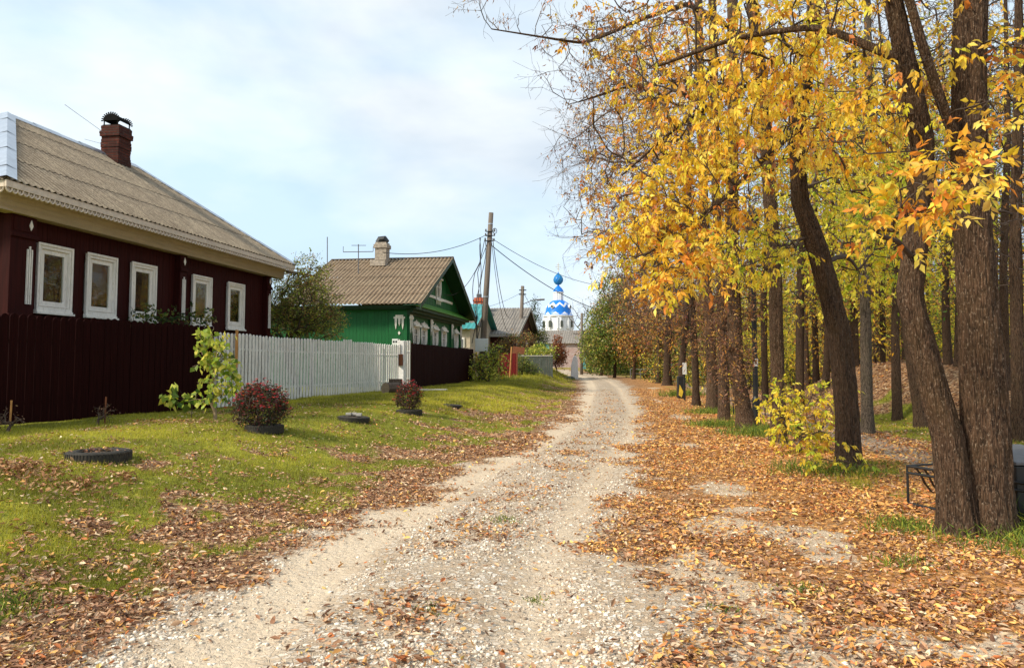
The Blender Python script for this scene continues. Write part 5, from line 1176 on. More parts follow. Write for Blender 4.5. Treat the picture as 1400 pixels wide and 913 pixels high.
# litter bin at the right edge
a = at(1384, 735, 6.75); e = empty('litter_bin', (a[0]+.32, a[1]+.35, H(a[0]+.3, a[1]+.3)), .15, 'black square litter bin behind the big double trunk at the right edge', 'litter bin')
m = MB(); m.box(-.32, .32, -.32, .32, 0, .56); m.build('body', M['black_metal'], e, bevel=.01)
m = MB(); m.prism([(-.34, -.34, .57), (.34, -.34, .57), (.34, .34, .65), (-.34, .34, .65)], (0, 0, .03)); m.build('lid', M['grey_metal'], e, bevel=.006)
# small sign, dark bin and far bench
a = at(944.5, 556, 29); zb = H(a[0], a[1]); e = empty('notice_board', (a[0], a[1]+1, zb), 0, 'narrow white sign on a post between two trunks of the tree row', 'sign')
m = MB(); m.box(-.03, .03, -.03, .03, 0, 1.35); m.build('post', M['black_metal'], e); m = MB(); m.box(-.08, .08, -.05, -.03, 1.05, 1.52); m.build('panel', M['box_white'], e)
a = at(939, 551, 31); e = empty('litter_bin', (a[0], a[1]+1, H(a[0], a[1])), 0, 'dark bin with a yellow patch beneath the narrow white sign', 'litter bin')
m = MB(); m.box(-.16, .16, -.16, .16, 0, .95); m.build('body', M['black_metal'], e, bevel=.02); m = MB(); m.prism([(-.15, -.17, .15), (-.02, -.17, .05), (.05, -.17, .3), (-.1, -.17, .6)], (0, -.01, 0)); m.build('yellow_patch', M['yellow_paint'], e)
a = at(1004, 578, 20.5); e = empty('park_bench', (a[0], a[1]+.6, H(a[0], a[1]+.6)), -.6, 'small black bench seen between the leafy trunks left of the lamp post', 'bench')
for x_ in (0, .9):
    m = MB(); m.tube([(x_, 0, 0), (x_, 0, .42), (x_, .5, .42), (x_, .5, 0)], .018, 6); m.build('side_frame', M['black_metal'], e)
for i in range(7): m = MB(); m.box(0, .9, .02+i*.07, .06+i*.07, .42, .44); m.build('slat', M['black_metal'], e)
# low rail fence far right of the bend
fe = [at(862, 514, 75), at(884, 514, 74)]; e = empty('rail_fence', (fe[0][0], fe[0][1], H(fe[0][0], fe[0][1])), 0, 'low grey rail fence at the far end of the tree row', 'fence')
m = MB(); L_ = fe[1][0]-fe[0][0]+1.5; m.tube([(0, 0, .9), (L_, -.5, .9)], .04, 5); m.tube([(0, 0, .45), (L_, -.5, .45)], .03, 5); m.build('rail', M['grey_metal'], e)
for i in range(4): m = MB(); m.tube([(L_*i/3, -.5*i/3, 0), (L_*i/3, -.5*i/3, .95)], .045, 5); m.build('post', M['grey_metal'], e)
# ================================================================ TREES
def tree(name, label, stems, blobs, leaves, seed, group=None, bark='bark', rough=.05, sides=22, alpha=.35, rtip=.004, cat='tree', step=.7, mincut=2.2, barename='branches', extra_seeds=None):
    """stems: list of [(px, py, Y, radius)...]; blobs: list of dict(c=(px,py,Y), r=(rx px, ry px, depth m), n, leaf=key or None)"""
    r = np.random.RandomState(seed); base = None; seeds = []; srad = []; first = stems[0][0]
    b = at(first[0], first[1], first[2]); b = (b[0], b[1], H(b[0], b[1])); e = empty(name, b, 0, label, cat, group)
    for st in stems:
        P = [list(at(q[0], q[1], q[2])) for q in st]; R = [q[3] for q in st]
        if st[0][1] == first[1]: P[0][2] = H(P[0][0], P[0][1])-.12
        o, C, RR = trunk_mesh('trunk', P, R, M[bark], None, r, sides if P[0][1] > 15 else 110, ring=.2 if P[0][1] > 15 else .035, rough=rough*(1 if P[0][1] > 15 else .5), ridge=0 if P[0][1] > 15 else 5); local(o, e)
        k = C[:, 2] > mincut; seeds.append(C[k][::3]); srad.append(RR[k][::3])
    seeds = np.concatenate(seeds); srad = np.concatenate(srad)
    if extra_seeds is not None:   # explicit limbs given as pixel polylines
        for lp in extra_seeds:
            P = np.array([at(q[0], q[1], q[2]) for q in lp]); R = np.array([q[3] for q in lp]); o, C, RR = trunk_mesh('limb', P, R, M[bark], None, r, 10, ring=.1, rough=.03, flare=False); local(o, e)
            seeds = np.concatenate([seeds, C[2:]]); srad = np.concatenate([srad, RR[2:]])
    tg = []; kinds = []
    for bi, bl in enumerate(blobs):
        px, py, Y = bl['c']; rx, ry, rd = bl['r']; sc = Y/F; q = blob(at(px, py, Y), (rx*sc, rd, ry*sc), bl['n'], r, bl.get('shell', .1))
        hz = Hn(q[:, 0], q[:, 1]); q = q[q[:, 2] > hz+.25]; tg.append(q); kinds += [bl['k']]*len(q)
    tg = np.concatenate(tg); kinds = np.array(kinds)
    SA, SB, SR, SE, D = skeleton(seeds, srad, tg, r, alpha, rtip, step=step)
    parts = limb_parts(SA, SB, SR, SE); VV = []; FF = []; CC = []; bb = 0
    for kd in sorted(set(kinds)):
        L = leaves[kd]; sel = kinds == kd; P = tg[sel]; d = D[sel]
        reps = L.get('reps', 1); P = P.repeat(reps, 0); d = nrm(d.repeat(reps, 0)+rnd(len(P), r)*L.get('fan', .55))
        T = tip_twigs(P, d, L.get('tw', .35)*(.6+.8*r.rand(len(P))), r, L.get('bend', .5)); tr = L.get('tr', rtip*.7)
        parts += [segs(T[:, i], T[:, i+1], np.full(len(T), tr*(1-.2*i)), np.full(len(T), tr*(1-.2*(i+1))), 3) for i in range(3)]
        if L.get('fine'):   # extra bare twiglets
            for _ in range(L['fine']):
                Q = sample_poly(T, r.rand(len(T), 1)*.9)[:, 0]; T2 = tip_twigs(Q, nrm(T[:, 3]-T[:, 0])+rnd(len(T), r)*.6, L.get('tw', .35)*.7*np.ones(len(T)), r, .1)
                parts += [segs(T2[:, i], T2[:, i+1], np.full(len(T), tr*.7), np.full(len(T), tr*.5), 3) for i in range(3)]
        if L.get('m', 0):
            Tl = T if L.get('frac', 1) >= 1 else T[r.rand(len(T)) < L['frac']]
            if L.get('mode') == 'pin': V, Fc, C = leaves_pinnate(Tl, L['m'], L.get('Lr', .16), L['ls'], L['pal'], r, L.get('nl', 5), L.get('hang', .5))
            else: V, Fc, C = leaves_simple(Tl, L['m'], L['ls'], L['pal'], r, L.get('hang', .6), L.get('spread', .05), L.get('wid', 1.0))
            VV.append(V); FF.append(Fc+bb); CC.append(C); bb += len(V)
    local(mesh_branches(barename, parts, M['twig'], None), e)
    if VV: local(npmesh('foliage', np.concatenate(VV), [np.concatenate(FF)], M['leaf'], None, np.concatenate(CC)), e)
    return e
def B(px, py, Y, rx, ry, rd, n, k, shell=.1): return dict(c=(px, py, Y), r=(rx, ry, rd), n=n, k=k, shell=shell)
LV = {
 'gold': dict(mode='pin', m=4, ls=.066, Lr=.15, nl=5, pal={'gold': 4, 'orange': .8, 'brown': .3, 'yellow': 1.2}, tw=.30, hang=.8),
 'goldS': dict(mode='pin', m=4, ls=.062, Lr=.14, nl=5, pal={'gold': 3, 'orange': 1.1, 'brown': .9, 'yellow': .8}, tw=.35, hang=.7),
 'big': dict(mode='pin', m=3, ls=.082, Lr=.17, nl=5, pal={'gold': 2.5, 'orange': 2.2, 'yellow': .6}, tw=.24, hang=.3),
 'lime': dict(mode='pin', m=4, ls=.062, Lr=.13, nl=5, pal={'lime': 2.4, 'yellow': 2}, tw=.32, hang=.8),
 'limy': dict(mode='pin', m=4, ls=.064, Lr=.13, nl=5, pal={'lime': 1, 'yellow': 2.5, 'gold': .8}, tw=.35, hang=.8),
 'brown': dict(m=9, ls=.075, pal={'brown': 3, 'dry': 1.5, 'orange': .5}, tw=.45, hang=.8, wid=.8, spread=.05, fine=1),
 'mix': dict(mode='pin', m=3, ls=.068, Lr=.16, nl=5, pal={'brown': 1.6, 'gold': 1.7, 'orange': 1.1}, tw=.42, hang=.7, fine=1),
 'bare': dict(m=4, ls=.065, pal={'brown': 1.4, 'dry': 1.6}, tw=.55, frac=.75, wid=.7, hang=1, fine=3, tr=.0035, bend=.1),
 'keys': dict(m=16, ls=.06, pal={'dry': 2, 'brown': 1.6}, tw=.30, frac=.55, wid=.5, hang=2.2, spread=.035, fine=2, bend=.3, tr=.003),
 'dry': dict(m=14, ls=.07, pal={'dry': 3, 'brown': 2, 'gold': .15}, tw=.25, hang=.5, wid=.9, spread=.05, fine=1),
}
# ---- nearest double-trunked tree
tree('ash_tree', 'massive double trunked tree nearest the camera at the right edge, bench behind its foot',
  [[(1348, 728, 6.55, .235), (1346, 640, 6.55, .22), (1343, 560, 6.55, .205), (1336, 400, 6.5, .175), (1326, 250, 6.5, .165), (1325, 100, 6.5, .155), (1330, -60, 6.4, .14), (1335, -300, 6.3, .11)],
   [(1312, 728, 6.5, .17), (1304, 660, 6.5, .155), (1296, 600, 6.5, .14), (1266, 490, 6.5, .122), (1243, 405, 6.5, .115), (1254, 320, 6.5, .11), (1262, 200, 6.4, .10), (1240, 90, 6.3, .088), (1215, -30, 6.2, .08), (1190, -260, 6.1, .06)]],
  [B(1290, 265, 5.2, 58, 52, .35, 30, 'big', 0), B(1225, 300, 5.6, 42, 32, .3, 12, 'big', 0), B(1200, 140, 6.6, 80, 80, .8, 44, 'gold'), B(1385, 60, 6.2, 30, 55, .5, 14, 'big'), B(1090, 20, 6.6, 120, 50, .9, 44, 'gold'), B(1180, -40, 6.2, 200, 60, 1.0, 40, 'bare'),
   B(1010, 110, 7.4, 80, 80, .8, 60, 'gold'), B(1130, 90, 7.6, 110, 90, .9, 70, 'gold'), B(930, -30, 7, 150, 40, 1, 26, 'bare'), B(1290, 40, 6.3, 60, 60, .6, 10, 'gold'), B(1350, 150, 5.9, 40, 30, .4, 8, 'big')],
  LV, 101, extra_seeds=[[(1326, 235, 6.5, .06), (1290, 150, 6.3, .05), (1260, 60, 6.2, .045), (1235, -30, 6.1, .04)], [(1228, 80, 6.3, .05), (1120, 35, 6.6, .036), (1010, 50, 7.0, .028), (900, 90, 7.6, .018)]], rtip=.0035)
# ---- second tree, leaning; carries the golden crown over the road
tree('ash_tree', 'leaning dark trunked tree with golden crown reaching over the road, shrub at its foot',
  [[(1161, 642, 10.6, .20), (1158, 560, 10.6, .18), (1146, 450, 10.6, .175), (1120, 350, 10.6, .165), (1093, 275, 10.5, .14), (1088, 180, 10.3, .11), (1110, 60, 10.1, .11), (1118, -80, 10, .09), (1120, -260, 10, .07)]],
  [B(905, 330, 8.4, 70, 56, .7, 110, 'gold'), B(960, 250, 8.5, 90, 70, .9, 130, 'gold'), B(880, 290, 8.8, 46, 60, .7, 46, 'gold'), B(1040, 160, 8.6, 110, 80, 1.0, 130, 'gold'), B(940, 150, 9.2, 86, 84, 1.0, 110, 'goldS'), B(905, 385, 8.0, 26, 22, .3, 10, 'big'), B(940, 345, 7.8, 50, 40, .4, 22, 'big'),
   B(1060, 40, 9.2, 120, 60, 1.1, 90, 'goldS'), B(1140, 260, 11.9, 90, 75, .9, 130, 'lime'), B(1040, 340, 10.6, 60, 40, .8, 80, 'limy'), B(1190, 340, 11.8, 80, 60, .8, 120, 'lime'), B(1165, 180, 9.5, 90, 60, .9, 80, 'gold'), B(1190, 250, 9.4, 40, 50, .5, 30, 'lime'), B(890, 70, 9.5, 100, 70, 1.2, 100, 'mix')],
  LV, 102, bark='bark_dark', extra_seeds=[[(1092, 175, 10.3, .055), (1060, 200, 9.4, .045), (1000, 263, 8.6, .034), (930, 320, 8.3, .022), (880, 350, 8.1, .012)], [(1110, 100, 10.1, .05), (1010, 120, 9.3, .035), (930, 170, 9.2, .024), (850, 240, 9.2, .012)]], rtip=.0035)
# ---- overhanging bare ash branches at the top
tree('ash_tree', 'straight trunked tree behind the yellow shrub, bare branches reaching far left across the sky',
  [[(1064, 608, 14, .155), (1063, 500, 14, .14), (1060, 380, 14, .135), (1052, 250, 14, .14), (1040, 100, 13.6, .13), (1020, -60, 13.2, .12), (1000, -260, 13, .09)]],
  [B(660, 25, 9.6, 36, 26, .4, 7, 'keys'), B(735, 35, 9.8, 50, 40, .5, 10, 'keys'), B(800, 60, 10.2, 70, 60, .8, 26, 'keys'), B(780, 95, 11, 70, 60, .8, 18, 'bare'), B(850, 40, 11, 90, 60, 1, 30, 'mix'), B(870, 160, 11.5, 60, 80, 1, 44, 'mix'), B(830, 235, 12, 50, 60, 1, 34, 'mix'), B(780, 200, 12.5, 34, 50, .6, 14, 'bare'), B(950, 80, 12, 120, 90, 1.2, 60, 'goldS'), B(990, 330, 13, 60, 60, 1, 24, 'mix'), B(1120, 120, 13.5, 110, 110, 1.2, 90, 'goldS'), B(1200, 240, 14, 100, 90, 1.2, 80, 'limy'), B(880, 120, 13, 70, 100, 1.2, 60, 'brown'), B(1330, 100, 12, 90, 110, 1.2, 60, 'goldS')],
  LV, 103, extra_seeds=[[(1035, 60, 13.5, .07), (940, 5, 12, .05), (880, 25, 11, .038), (800, 60, 10.2, .026), (735, 50, 9.8, .016), (672, 40, 9.6, .009)], [(1040, 120, 13.6, .05), (930, 110, 12.2, .034), (850, 120, 11.6, .022), (790, 140, 11.2, .012)]], bark='bark', rtip=.004)
# ---- leafy-sprout trunks further along the row
tree('linden_tree', 'thick bent trunk wrapped in dry brown sprouts just left of the black lamp post',
  [[(1022, 588, 17, .24), (1016, 550, 17, .20), (1006, 500, 17, .19), (1004, 420, 17, .18), (1000, 300, 17, .17), (1003, 120, 17, .15), (1000, -120, 17, .12)]],
  [B(1005, 430, 16.9, 34, 80, .6, 150, 'dry'), B(1004, 505, 16.8, 26, 40, .5, 60, 'dry'), B(985, 330, 16.5, 60, 60, 1, 100, 'dry'), B(900, 230, 16, 90, 90, 1.3, 120, 'mix'), B(1080, 420, 17, 60, 50, 1, 30, 'limy'), B(850, 150, 16.5, 70, 125, 1.3, 210, 'brown'), B(800, 200, 17, 36, 80, 1.2, 60, 'brown'), B(830, 310, 17, 48, 60, 1.2, 50, 'mix'), B(960, 60, 16, 100, 100, 1.4, 50, 'mix'), B(800, 250, 18, 34, 90, 1.2, 44, 'bare')],
  LV, 104, mincut=1.0)
tree('linden_tree', 'grey topped short looking trunk with dry sprouts, the one left of the bent sprouting trunk',
  [[(990, 575, 19.6, .17), (989, 520, 19.6, .16), (986, 400, 19.6, .15), (978, 250, 19.5, .14), (975, 60, 19.5, .13), (970, -150, 19.5, .1)]],
  [B(985, 430, 19.5, 26, 70, .5, 110, 'dry'), B(950, 330, 19.5, 60, 60, 1, 50, 'brown'), B(870, 200, 20, 80, 140, 1.5, 220, 'brown'), B(930, 90, 20, 90, 110, 1.5, 130, 'brown'), B(810, 190, 21, 34, 80, 1.5, 30, 'bare')],
  LV, 105, mincut=1.0)
tree('linden_tree', 'sprouting trunk third to the left of the black lamp post',
  [[(974, 562, 23.3, .21), (973, 500, 23.3, .19), (966, 380, 23.3, .18), (960, 200, 23.2, .16), (955, 0, 23.2, .14), (950, -160, 23.2, .11)]],
  [B(968, 440, 23.1, 26, 70, .6, 110, 'dry'), B(930, 340, 23, 60, 60, 1.2, 60, 'brown'), B(865, 300, 23.5, 70, 105, 1.6, 180, 'brown'), B(850, 130, 24, 60, 110, 1.6, 60, 'bare'), B(940, 130, 23, 90, 120, 1.6, 40, 'mix'), B(790, 330, 26, 40, 50, 2, 26, 'bare')],
  LV, 106, mincut=1.0)
row = [(951, 556, 26.3, .165, 945, 'straight clean trunk just right of the narrow white sign', 'brown'), (931, 541, 35.4, .20, 940, 'dark forked trunk just left of the narrow white sign', 'brown'), (912, 528, 50, .34, 915, 'broad dark trunk in front of the thin distant lamp post', 'brown'), (900, 522, 64, .3, 902, 'trunk near the far end of the tree row', 'brown'), (886, 517, 78, .5, 884, 'farthest clump trunk of the tree row above the rail fence', 'brown')]
for i, (px, py, Y, rad, pxt, lab, k) in enumerate(row):
    kk = F/Y; LVf = dict(LV); LVf['brown'] = dict(LV['brown'], ls=.12+.0016*Y, m=7, tw=.6, tr=.006+.0001*Y); LVf['bare'] = dict(LV['bare'], tw=1.0, tr=.008, ls=.14)
    st = [[(px, py, Y, rad), (px, py-30, Y, rad*.85), (pxt, 497-3*kk, Y, rad*.8), (pxt-4, 497-7*kk, Y, rad*.6), (pxt, 497-11*kk, Y, rad*.3)]]
    if i == 1: st.append([(px, py-40, Y, rad*.7), (px+9, 440, Y, rad*.6), (px+16, 380, Y, rad*.5), (px+20, 300, Y, rad*.4)])
    tree('linden_tree', lab, st, [B(px-8, 497-3.2*kk, Y, 2.4*kk, 1.8*kk, 2, 100, 'brown'), B(px-10, 497-6.5*kk, Y, 3.2*kk, 3*kk, 2.4, 130, 'brown'), B(px-2.5*kk, 497-5*kk, Y, 1.8*kk, 3*kk, 2, 50, 'bare'), B(px, 497-10*kk, Y, 2.2*kk, 2*kk, 2, 50, 'bare'), B(px, 497-1.4*kk, Y, .7*kk, 1.2*kk, .7, 36, 'brown')], LVf, 110+i, rtip=.008, step=1.2, sides=14, bark='bark_dark')
# trees round the bend
def far_tree(name, px, pyb, Y, blobs, k, lab, seed, LVx, rad=.2, tip=.015):
    kk = F/Y; tree(name, lab, [[(px, pyb, Y, rad), (px+2, 497-2*kk, Y, rad*.8), (px, 497-5*kk, Y, rad*.4)]], [B(px+a*kk, 497-b*kk, Y, rx*kk, ry*kk, rd, n, k2) for (a, b, rx, ry, rd, n, k2) in blobs], LVx, seed, rtip=tip, step=1.5, sides=10, mincut=.8, bark='bark_dark')
LF = {'g': dict(m=26, ls=.24, pal={'green': 1, 'olive': 2.6, 'vine': .6, 'brown': .3}, tw=.8, spread=.3, wid=1.3), 'o': dict(m=20, ls=.22, pal={'brown': 2, 'orange': .6, 'olive': .8}, tw=.8, spread=.3, wid=1.2), 'r': dict(m=12, ls=.25, pal={'orange': 2, 'rust': 2}, tw=.8, spread=.3), 'b': dict(m=1, ls=.2, pal='dry', tw=1.4, tr=.012, fine=3, bend=0, frac=.3), 'k': dict(m=16, ls=.2, pal='dkgreen', tw=.6, spread=.25, hang=1)}
far_tree('willow_tree', 840, 512, 78, [(0, 3.8, 2.6, 3.6, 2.4, 240, 'g'), (-1.6, 1.4, 1.8, 2.0, 2, 120, 'g'), (1.8, 1.6, 2.0, 2.4, 2, 130, 'g'), (0, 7.2, 1.9, 2.4, 1.8, 80, 'g'), (3.5, .6, 1.8, 1.4, 2, 80, 'g')], 'g', 'broad olive green tree at the bend right of the blue dome', 121, LF)
far_tree('willow_tree', 822, 510, 92, [(0, 3.6, 2.2, 3.4, 2.4, 120, 'g'), (-.8, 1.5, 1.7, 1.5, 2, 60, 'g'), (.3, 7, 1.4, 2.0, 1.6, 40, 'o')], 'g', 'narrower olive tree just left of the broad one at the bend', 122, LF)
far_tree('linden_tree', 866, 512, 70, [(0, 4.2, 2.0, 3.4, 2.2, 120, 'o'), (.3, 1.6, 1.8, 1.6, 2, 70, 'o'), (0, 8, 1.8, 2.4, 2, 50, 'o')], 'o', 'brown leaved tree between the broad olive tree and the tree row', 123, LF)
far_tree('bare_tree', 800, 505, 120, [(0, 7, 3.5, 4, 3, 90, 'b'), (1.5, 4, 2, 3, 2, 40, 'b')], 'b', 'thin leafless tree right of the blue dome', 124, LF, tip=.02)
far_tree('rowan_tree', 803, 505, 128, [(0, 4, 1.8, 2.6, 2, 60, 'r')], 'r', 'small orange red tree behind the far utility pole', 125, LF)
far_tree('spruce_tree', 731, 505, 100, [(0, 6.5, .9, 1.0, .9, 40, 'k'), (0, 4.6, 1.6, 1.6, 1.6, 70, 'k'), (0, 8.2, .3, .7, .3, 12, 'k')], 'k', 'dark pointed spruce between the dark red house and the church', 126, LF)
far_tree('linden_tree', 900, 520, 56, [(1.2, 3.2, 2.6, 2.6, 2.2, 120, 'o'), (2.4, 1.4, 1.8, 1.4, 2, 60, 'g'), (1.5, 6.2, 2, 2, 2, 50, 'o')], 'o', 'dense brown crowned tree behind the broad dark trunk of the row', 127, LF)

# ---- individually seen trunks of the park on the right
LM = {'y': dict(m=9, ls=.14, pal={'yellow': 2, 'gold': 1.6, 'lime': 1.2, 'brown': .5}, tw=.5, hang=.8, spread=.14, wid=1.0), 'l': dict(m=9, ls=.14, pal={'lime': 2.5, 'yellow': 1.4, 'green': .8}, tw=.5, hang=.8, spread=.14), 'b': dict(m=2, ls=.12, pal={'brown': 1, 'gold': .7}, tw=.9, tr=.005, fine=3, bend=.1, frac=.5), 'o': dict(m=8, ls=.13, pal={'orange': 1.5, 'brown': 2, 'gold': 1}, tw=.5, hang=.8, spread=.14)}
park = [
 (1186, 597, 15.8, .15, 1182, 'y', 'medium straight trunk on the grass between the leaning tree and the double trunk'),
 (1263, 572, 17.5, .19, 1228, 'y', 'trunk leaning left behind the double trunked tree at the foot of the leafy mound'),
 (1392, 606, 14.5, .14, 1388, 'b', 'slim trunk at the far right edge beyond the double trunked tree'),
 (1376, 590, 19.0, .13, 1372, 'b', 'slim dark trunk just right of the double trunked tree'),
 (1094, 545, 24.0, .17, 1094, 'l', 'trunk between the straight tree and the leaning tree, beyond the shrub'),
 (1208, 528, 27.0, .12, 1206, 'y', 'thin trunk standing on top of the leafy mound'),
 (1128, 545, 25.0, .14, 1134, 'y', 'trunk half hidden behind the leaning dark tree'),
 (1308, 560, 21.0, .13, 1312, 'l', 'trunk seen through the gap of the double trunked tree'),
 (1240, 530, 30.0, .2, 1236, 'o', 'distant trunk at the right shoulder of the leafy mound'),
 (1046, 548, 27.0, .15, 1044, 'o', 'trunk just right of the black lamp post'),
]
for i, (px, py, Y, rad, pxt, k, lab) in enumerate(park):
    kk = F/Y; z0 = H(*at(px, py, Y)[:2]); pyb = 497+(1.5-z0)*kk
    bl = [B(pxt, 497-5*kk, Y, 2.4*kk, 1.8*kk, 1.8, 120, k), B(pxt, 497-8*kk, Y, 2.8*kk, 2.4*kk, 2.2, 90, 'b'), B(pxt, 497-2.7*kk, Y, 2.0*kk, 1.4*kk, 1.6, 70, k)]
    tree('park_tree', lab, [[(px, pyb, Y, rad), (px+(pxt-px)*.35, 497+.3*kk, Y, rad*.9), (pxt, 497-2.5*kk, Y, rad*.85), (pxt+6, 497-6*kk, Y, rad*.65), (pxt+2, 497-10*kk, Y, rad*.3)]], bl, LM, 130+i, rtip=.006, step=1.2, sides=16, bark='bark_grey' if i in (0,) else 'bark_dark', group='single trunks of the park behind the tree row')

# ---- woodland behind: a few kinds copied, every tree its own thing
def proto(k, seed, hgt, spread_, pal, dense, shrub=False):
    r = np.random.RandomState(seed); e = empty('woodland_tree' if not shrub else 'woodland_shrub', (0, 0, 0)); b = np.zeros(3)
    if not shrub:
        P = [(0, 0, -.3), (r.normal()*.1, 0, 2.5), (r.normal()*.25, r.normal()*.2, 6), (r.normal()*.3, r.normal()*.3, hgt)]
        o, C, RR = trunk_mesh('trunk', P, [.17, .13, .10, .03], M['bark_dark'], e, r, 10, ring=.4, rough=.04); seeds = C[C[:, 2] > 1.6][::2]; sr = RR[C[:, 2] > 1.6][::2]
        tg = np.concatenate([blob((0, 0, hgt*.68), (spread_, spread_, hgt*.34), int(150*dense), r, .05), blob((0, 0, hgt*.36), (spread_*.8, spread_*.8, hgt*.2), int(60*dense), r, .05)])
    else:
        seeds = np.array([(-.15, 0, 0), (.15, .1, 0), (0, -.1, 0)]); sr = np.full(3, .04); tg = blob((0, 0, hgt*.55), (spread_, spread_, hgt*.5), int(110*dense), r, .05); tg = tg[tg[:, 2] > .15]
    SA, SB, SR, SE, D = skeleton(seeds, sr, tg, r, .35, .008 if not shrub else .005, step=1.3)
    T = tip_twigs(tg, D, .7*np.ones(len(tg)), r); parts = limb_parts(SA, SB, SR, SE)+[segs(T[:, i], T[:, i+1], np.full(len(T), .005), np.full(len(T), .004), 3) for i in range(3)]
    for _ in range(2 if not shrub else 0):
        Q = sample_poly(T, r.rand(len(T), 1))[:, 0]; T2 = tip_twigs(Q, rnd(len(T), r), .7*np.ones(len(T)), r, .1); parts += [segs(T2[:, i], T2[:, i+1], np.full(len(T), .004), np.full(len(T), .003), 3) for i in range(3)]
    mesh_branches('branches', parts, M['twig'], e)
    V, Fc, C = leaves_simple(T, 9 if not shrub else 12, .17 if not shrub else .12, pal, r, .7, .22, 1.0); npmesh('foliage', V, [Fc], M['leaf'], e, C)
    return e
protos = [proto(0, 201, 13, 2.3, {'yellow': 2, 'gold': 1.5, 'lime': 1}, 1.0), proto(1, 202, 14, 2.4, {'gold': 1.4, 'brown': 1.6, 'orange': 1}, .8), proto(2, 203, 12, 2.6, {'lime': 2, 'yellow': 1.6, 'green': 1}, 1.1), proto(3, 204, 15, 2.2, {'brown': 2, 'dry': 1}, .5)]
shr = [proto(0, 211, 3.4, 1.9, {'yellow': 2.6, 'lime': 1.2, 'gold': 1}, 1.2, True), proto(1, 212, 2.6, 1.6, {'green': 1.5, 'lime': 1.6, 'yellow': .8}, 1.0, True), proto(2, 213, 2.8, 1.7, {'brown': 1.5, 'gold': 1.2, 'olive': .6}, .9, True)]
kinds_t = ['yellow crowned', 'golden brown crowned', 'yellow green crowned', 'sparse brown crowned']; kinds_s = ['yellow leaved', 'green and yellow leaved', 'brown and gold leaved']
r = np.random.RandomState(77); used = set()
spots = []; tries = 0
while len(spots) < 90 and tries < 9000:
    tries += 1; v = 20+95*r.rand()**1.25; u = 5.6+r.rand()*(8+v*.75)
    X, Y = xy(u, v); px = 700+F*X/Y
    if px > 1480 or px < 915: continue
    if abs(u-pathc(v)) < 1.2 or any((u-a)**2+(v-b)**2 < 5 for a, b, _ in spots): continue
    spots.append((u, v, px))
spots.sort(key=lambda s: s[2])
def place_desc(px, v):
    rng = 'near the grass' if v < 32 else 'mid wood' if v < 60 else 'deep in the wood'
    col = 'left of the black lamp post' if px < 1025 else 'between lamp post and leaning tree' if px < 1120 else 'right of the leaning tree' if px < 1190 else 'above the leafy mound' if px < 1290 else 'behind the double trunked tree' if px < 1380 else 'right of the double trunk'
    return rng, col
def put(prs, kinds, spots, nm, cat, grp, s0, s1):
    cnt = {}
    for i, (u, v, px) in enumerate(spots):
        k = int(r.randint(len(prs))); src = prs[k]; X, Y = xy(u, v)
        if k not in cnt: o = src; cnt[k] = 1
        else: o = copy_tree(src)
        o.location = (X, Y, H(X, Y)); o.rotation_euler = (0, 0, r.rand()*6.3); s = s0+(s1-s0)*r.rand(); o.scale = (s, s, s)
        rng, col = place_desc(px, v); key = (k, rng, col); used.setdefault if False else None
        tag(o, '%s %s %s, %s' % (kinds[k], nm, rng, col), cat, '%s %s, %s %s' % (kinds[k], grp, rng, col))
put(protos, kinds_t, spots, 'woodland tree', 'tree', 'woodland trees', .8, 1.15)
spots2 = []; tries = 0
while len(spots2) < 100 and tries < 9000:
    tries += 1; v = 24+70*r.rand()**1.2; u = 7+r.rand()*(6+v*.75); X, Y = xy(u, v); px = 700+F*X/Y
    if px > 1470 or px < 930 or any((u-a)**2+(v-b)**2 < 4 for a, b, _ in spots2): continue
    spots2.append((u, v, px))
put(shr, kinds_s, spots2, 'woodland shrub', 'shrub', 'woodland shrubs', .8, 1.5)
# masses at the edge of sight
def mass(name, label, X0, X1, Y0, Y1, h, n, pal, ls, seed):
    r = np.random.RandomState(seed); X = X0+(X1-X0)*r.rand(n); Y = Y0+(Y1-Y0)*r.rand(n); hh = h*(.45+.75*fbm(X*.12, Y*.12+seed, 3)); Z = Hn(X, Y)+hh*r.rand(n)**.8
    V, Fc = inst(LEAF_V, LEAF_F, np.stack([X, Y, Z], 1), rnd(n, r)*.8+np.array([0, 0, -.4]), rnd(n, r), ls*(.6+.8*r.rand(n)))
    tag(npmesh(name, V, [Fc], M['leaf'], None, palcol(pal, n, r, 6).repeat(4, 0)), label, 'wood', kind='stuff')
mass('far_woodland', 'distant mass of yellow and brown woodland behind the park trees', 22, 150, 95, 150, 15, 70000, {'brown': 2, 'gold': 1, 'olive': 1.5, 'yellow': .6}, .65, 5)
mass('far_treeline', 'distant low line of trees behind the cottage and church', -140, 60, 215, 260, 6, 22000, {'olive': 2, 'brown': 1, 'dkgreen': 1}, .9, 6)
mass('far_thicket', 'dark green thicket behind the bend of the road', 10.5, 30, 92, 112, 7.5, 30000, {'olive': 2, 'green': 2, 'dkgreen': 1.5}, .4, 8)

mass('park_undergrowth', 'dark brown and olive undergrowth deep among the park trees', 14, 62, 56, 84, 6.5, 60000, {'olive': 2, 'brown': 1.6, 'dkgreen': 1.6, 'yellow': .5, 'gold': .4}, .30, 9)
mass('young_undergrowth', 'yellow olive undergrowth behind the far trunks of the tree row', 10.5, 24, 42, 62, 3.4, 24000, {'olive': 2.4, 'yellow': .9, 'brown': 1.4, 'dkgreen': 1.4}, .2, 10)
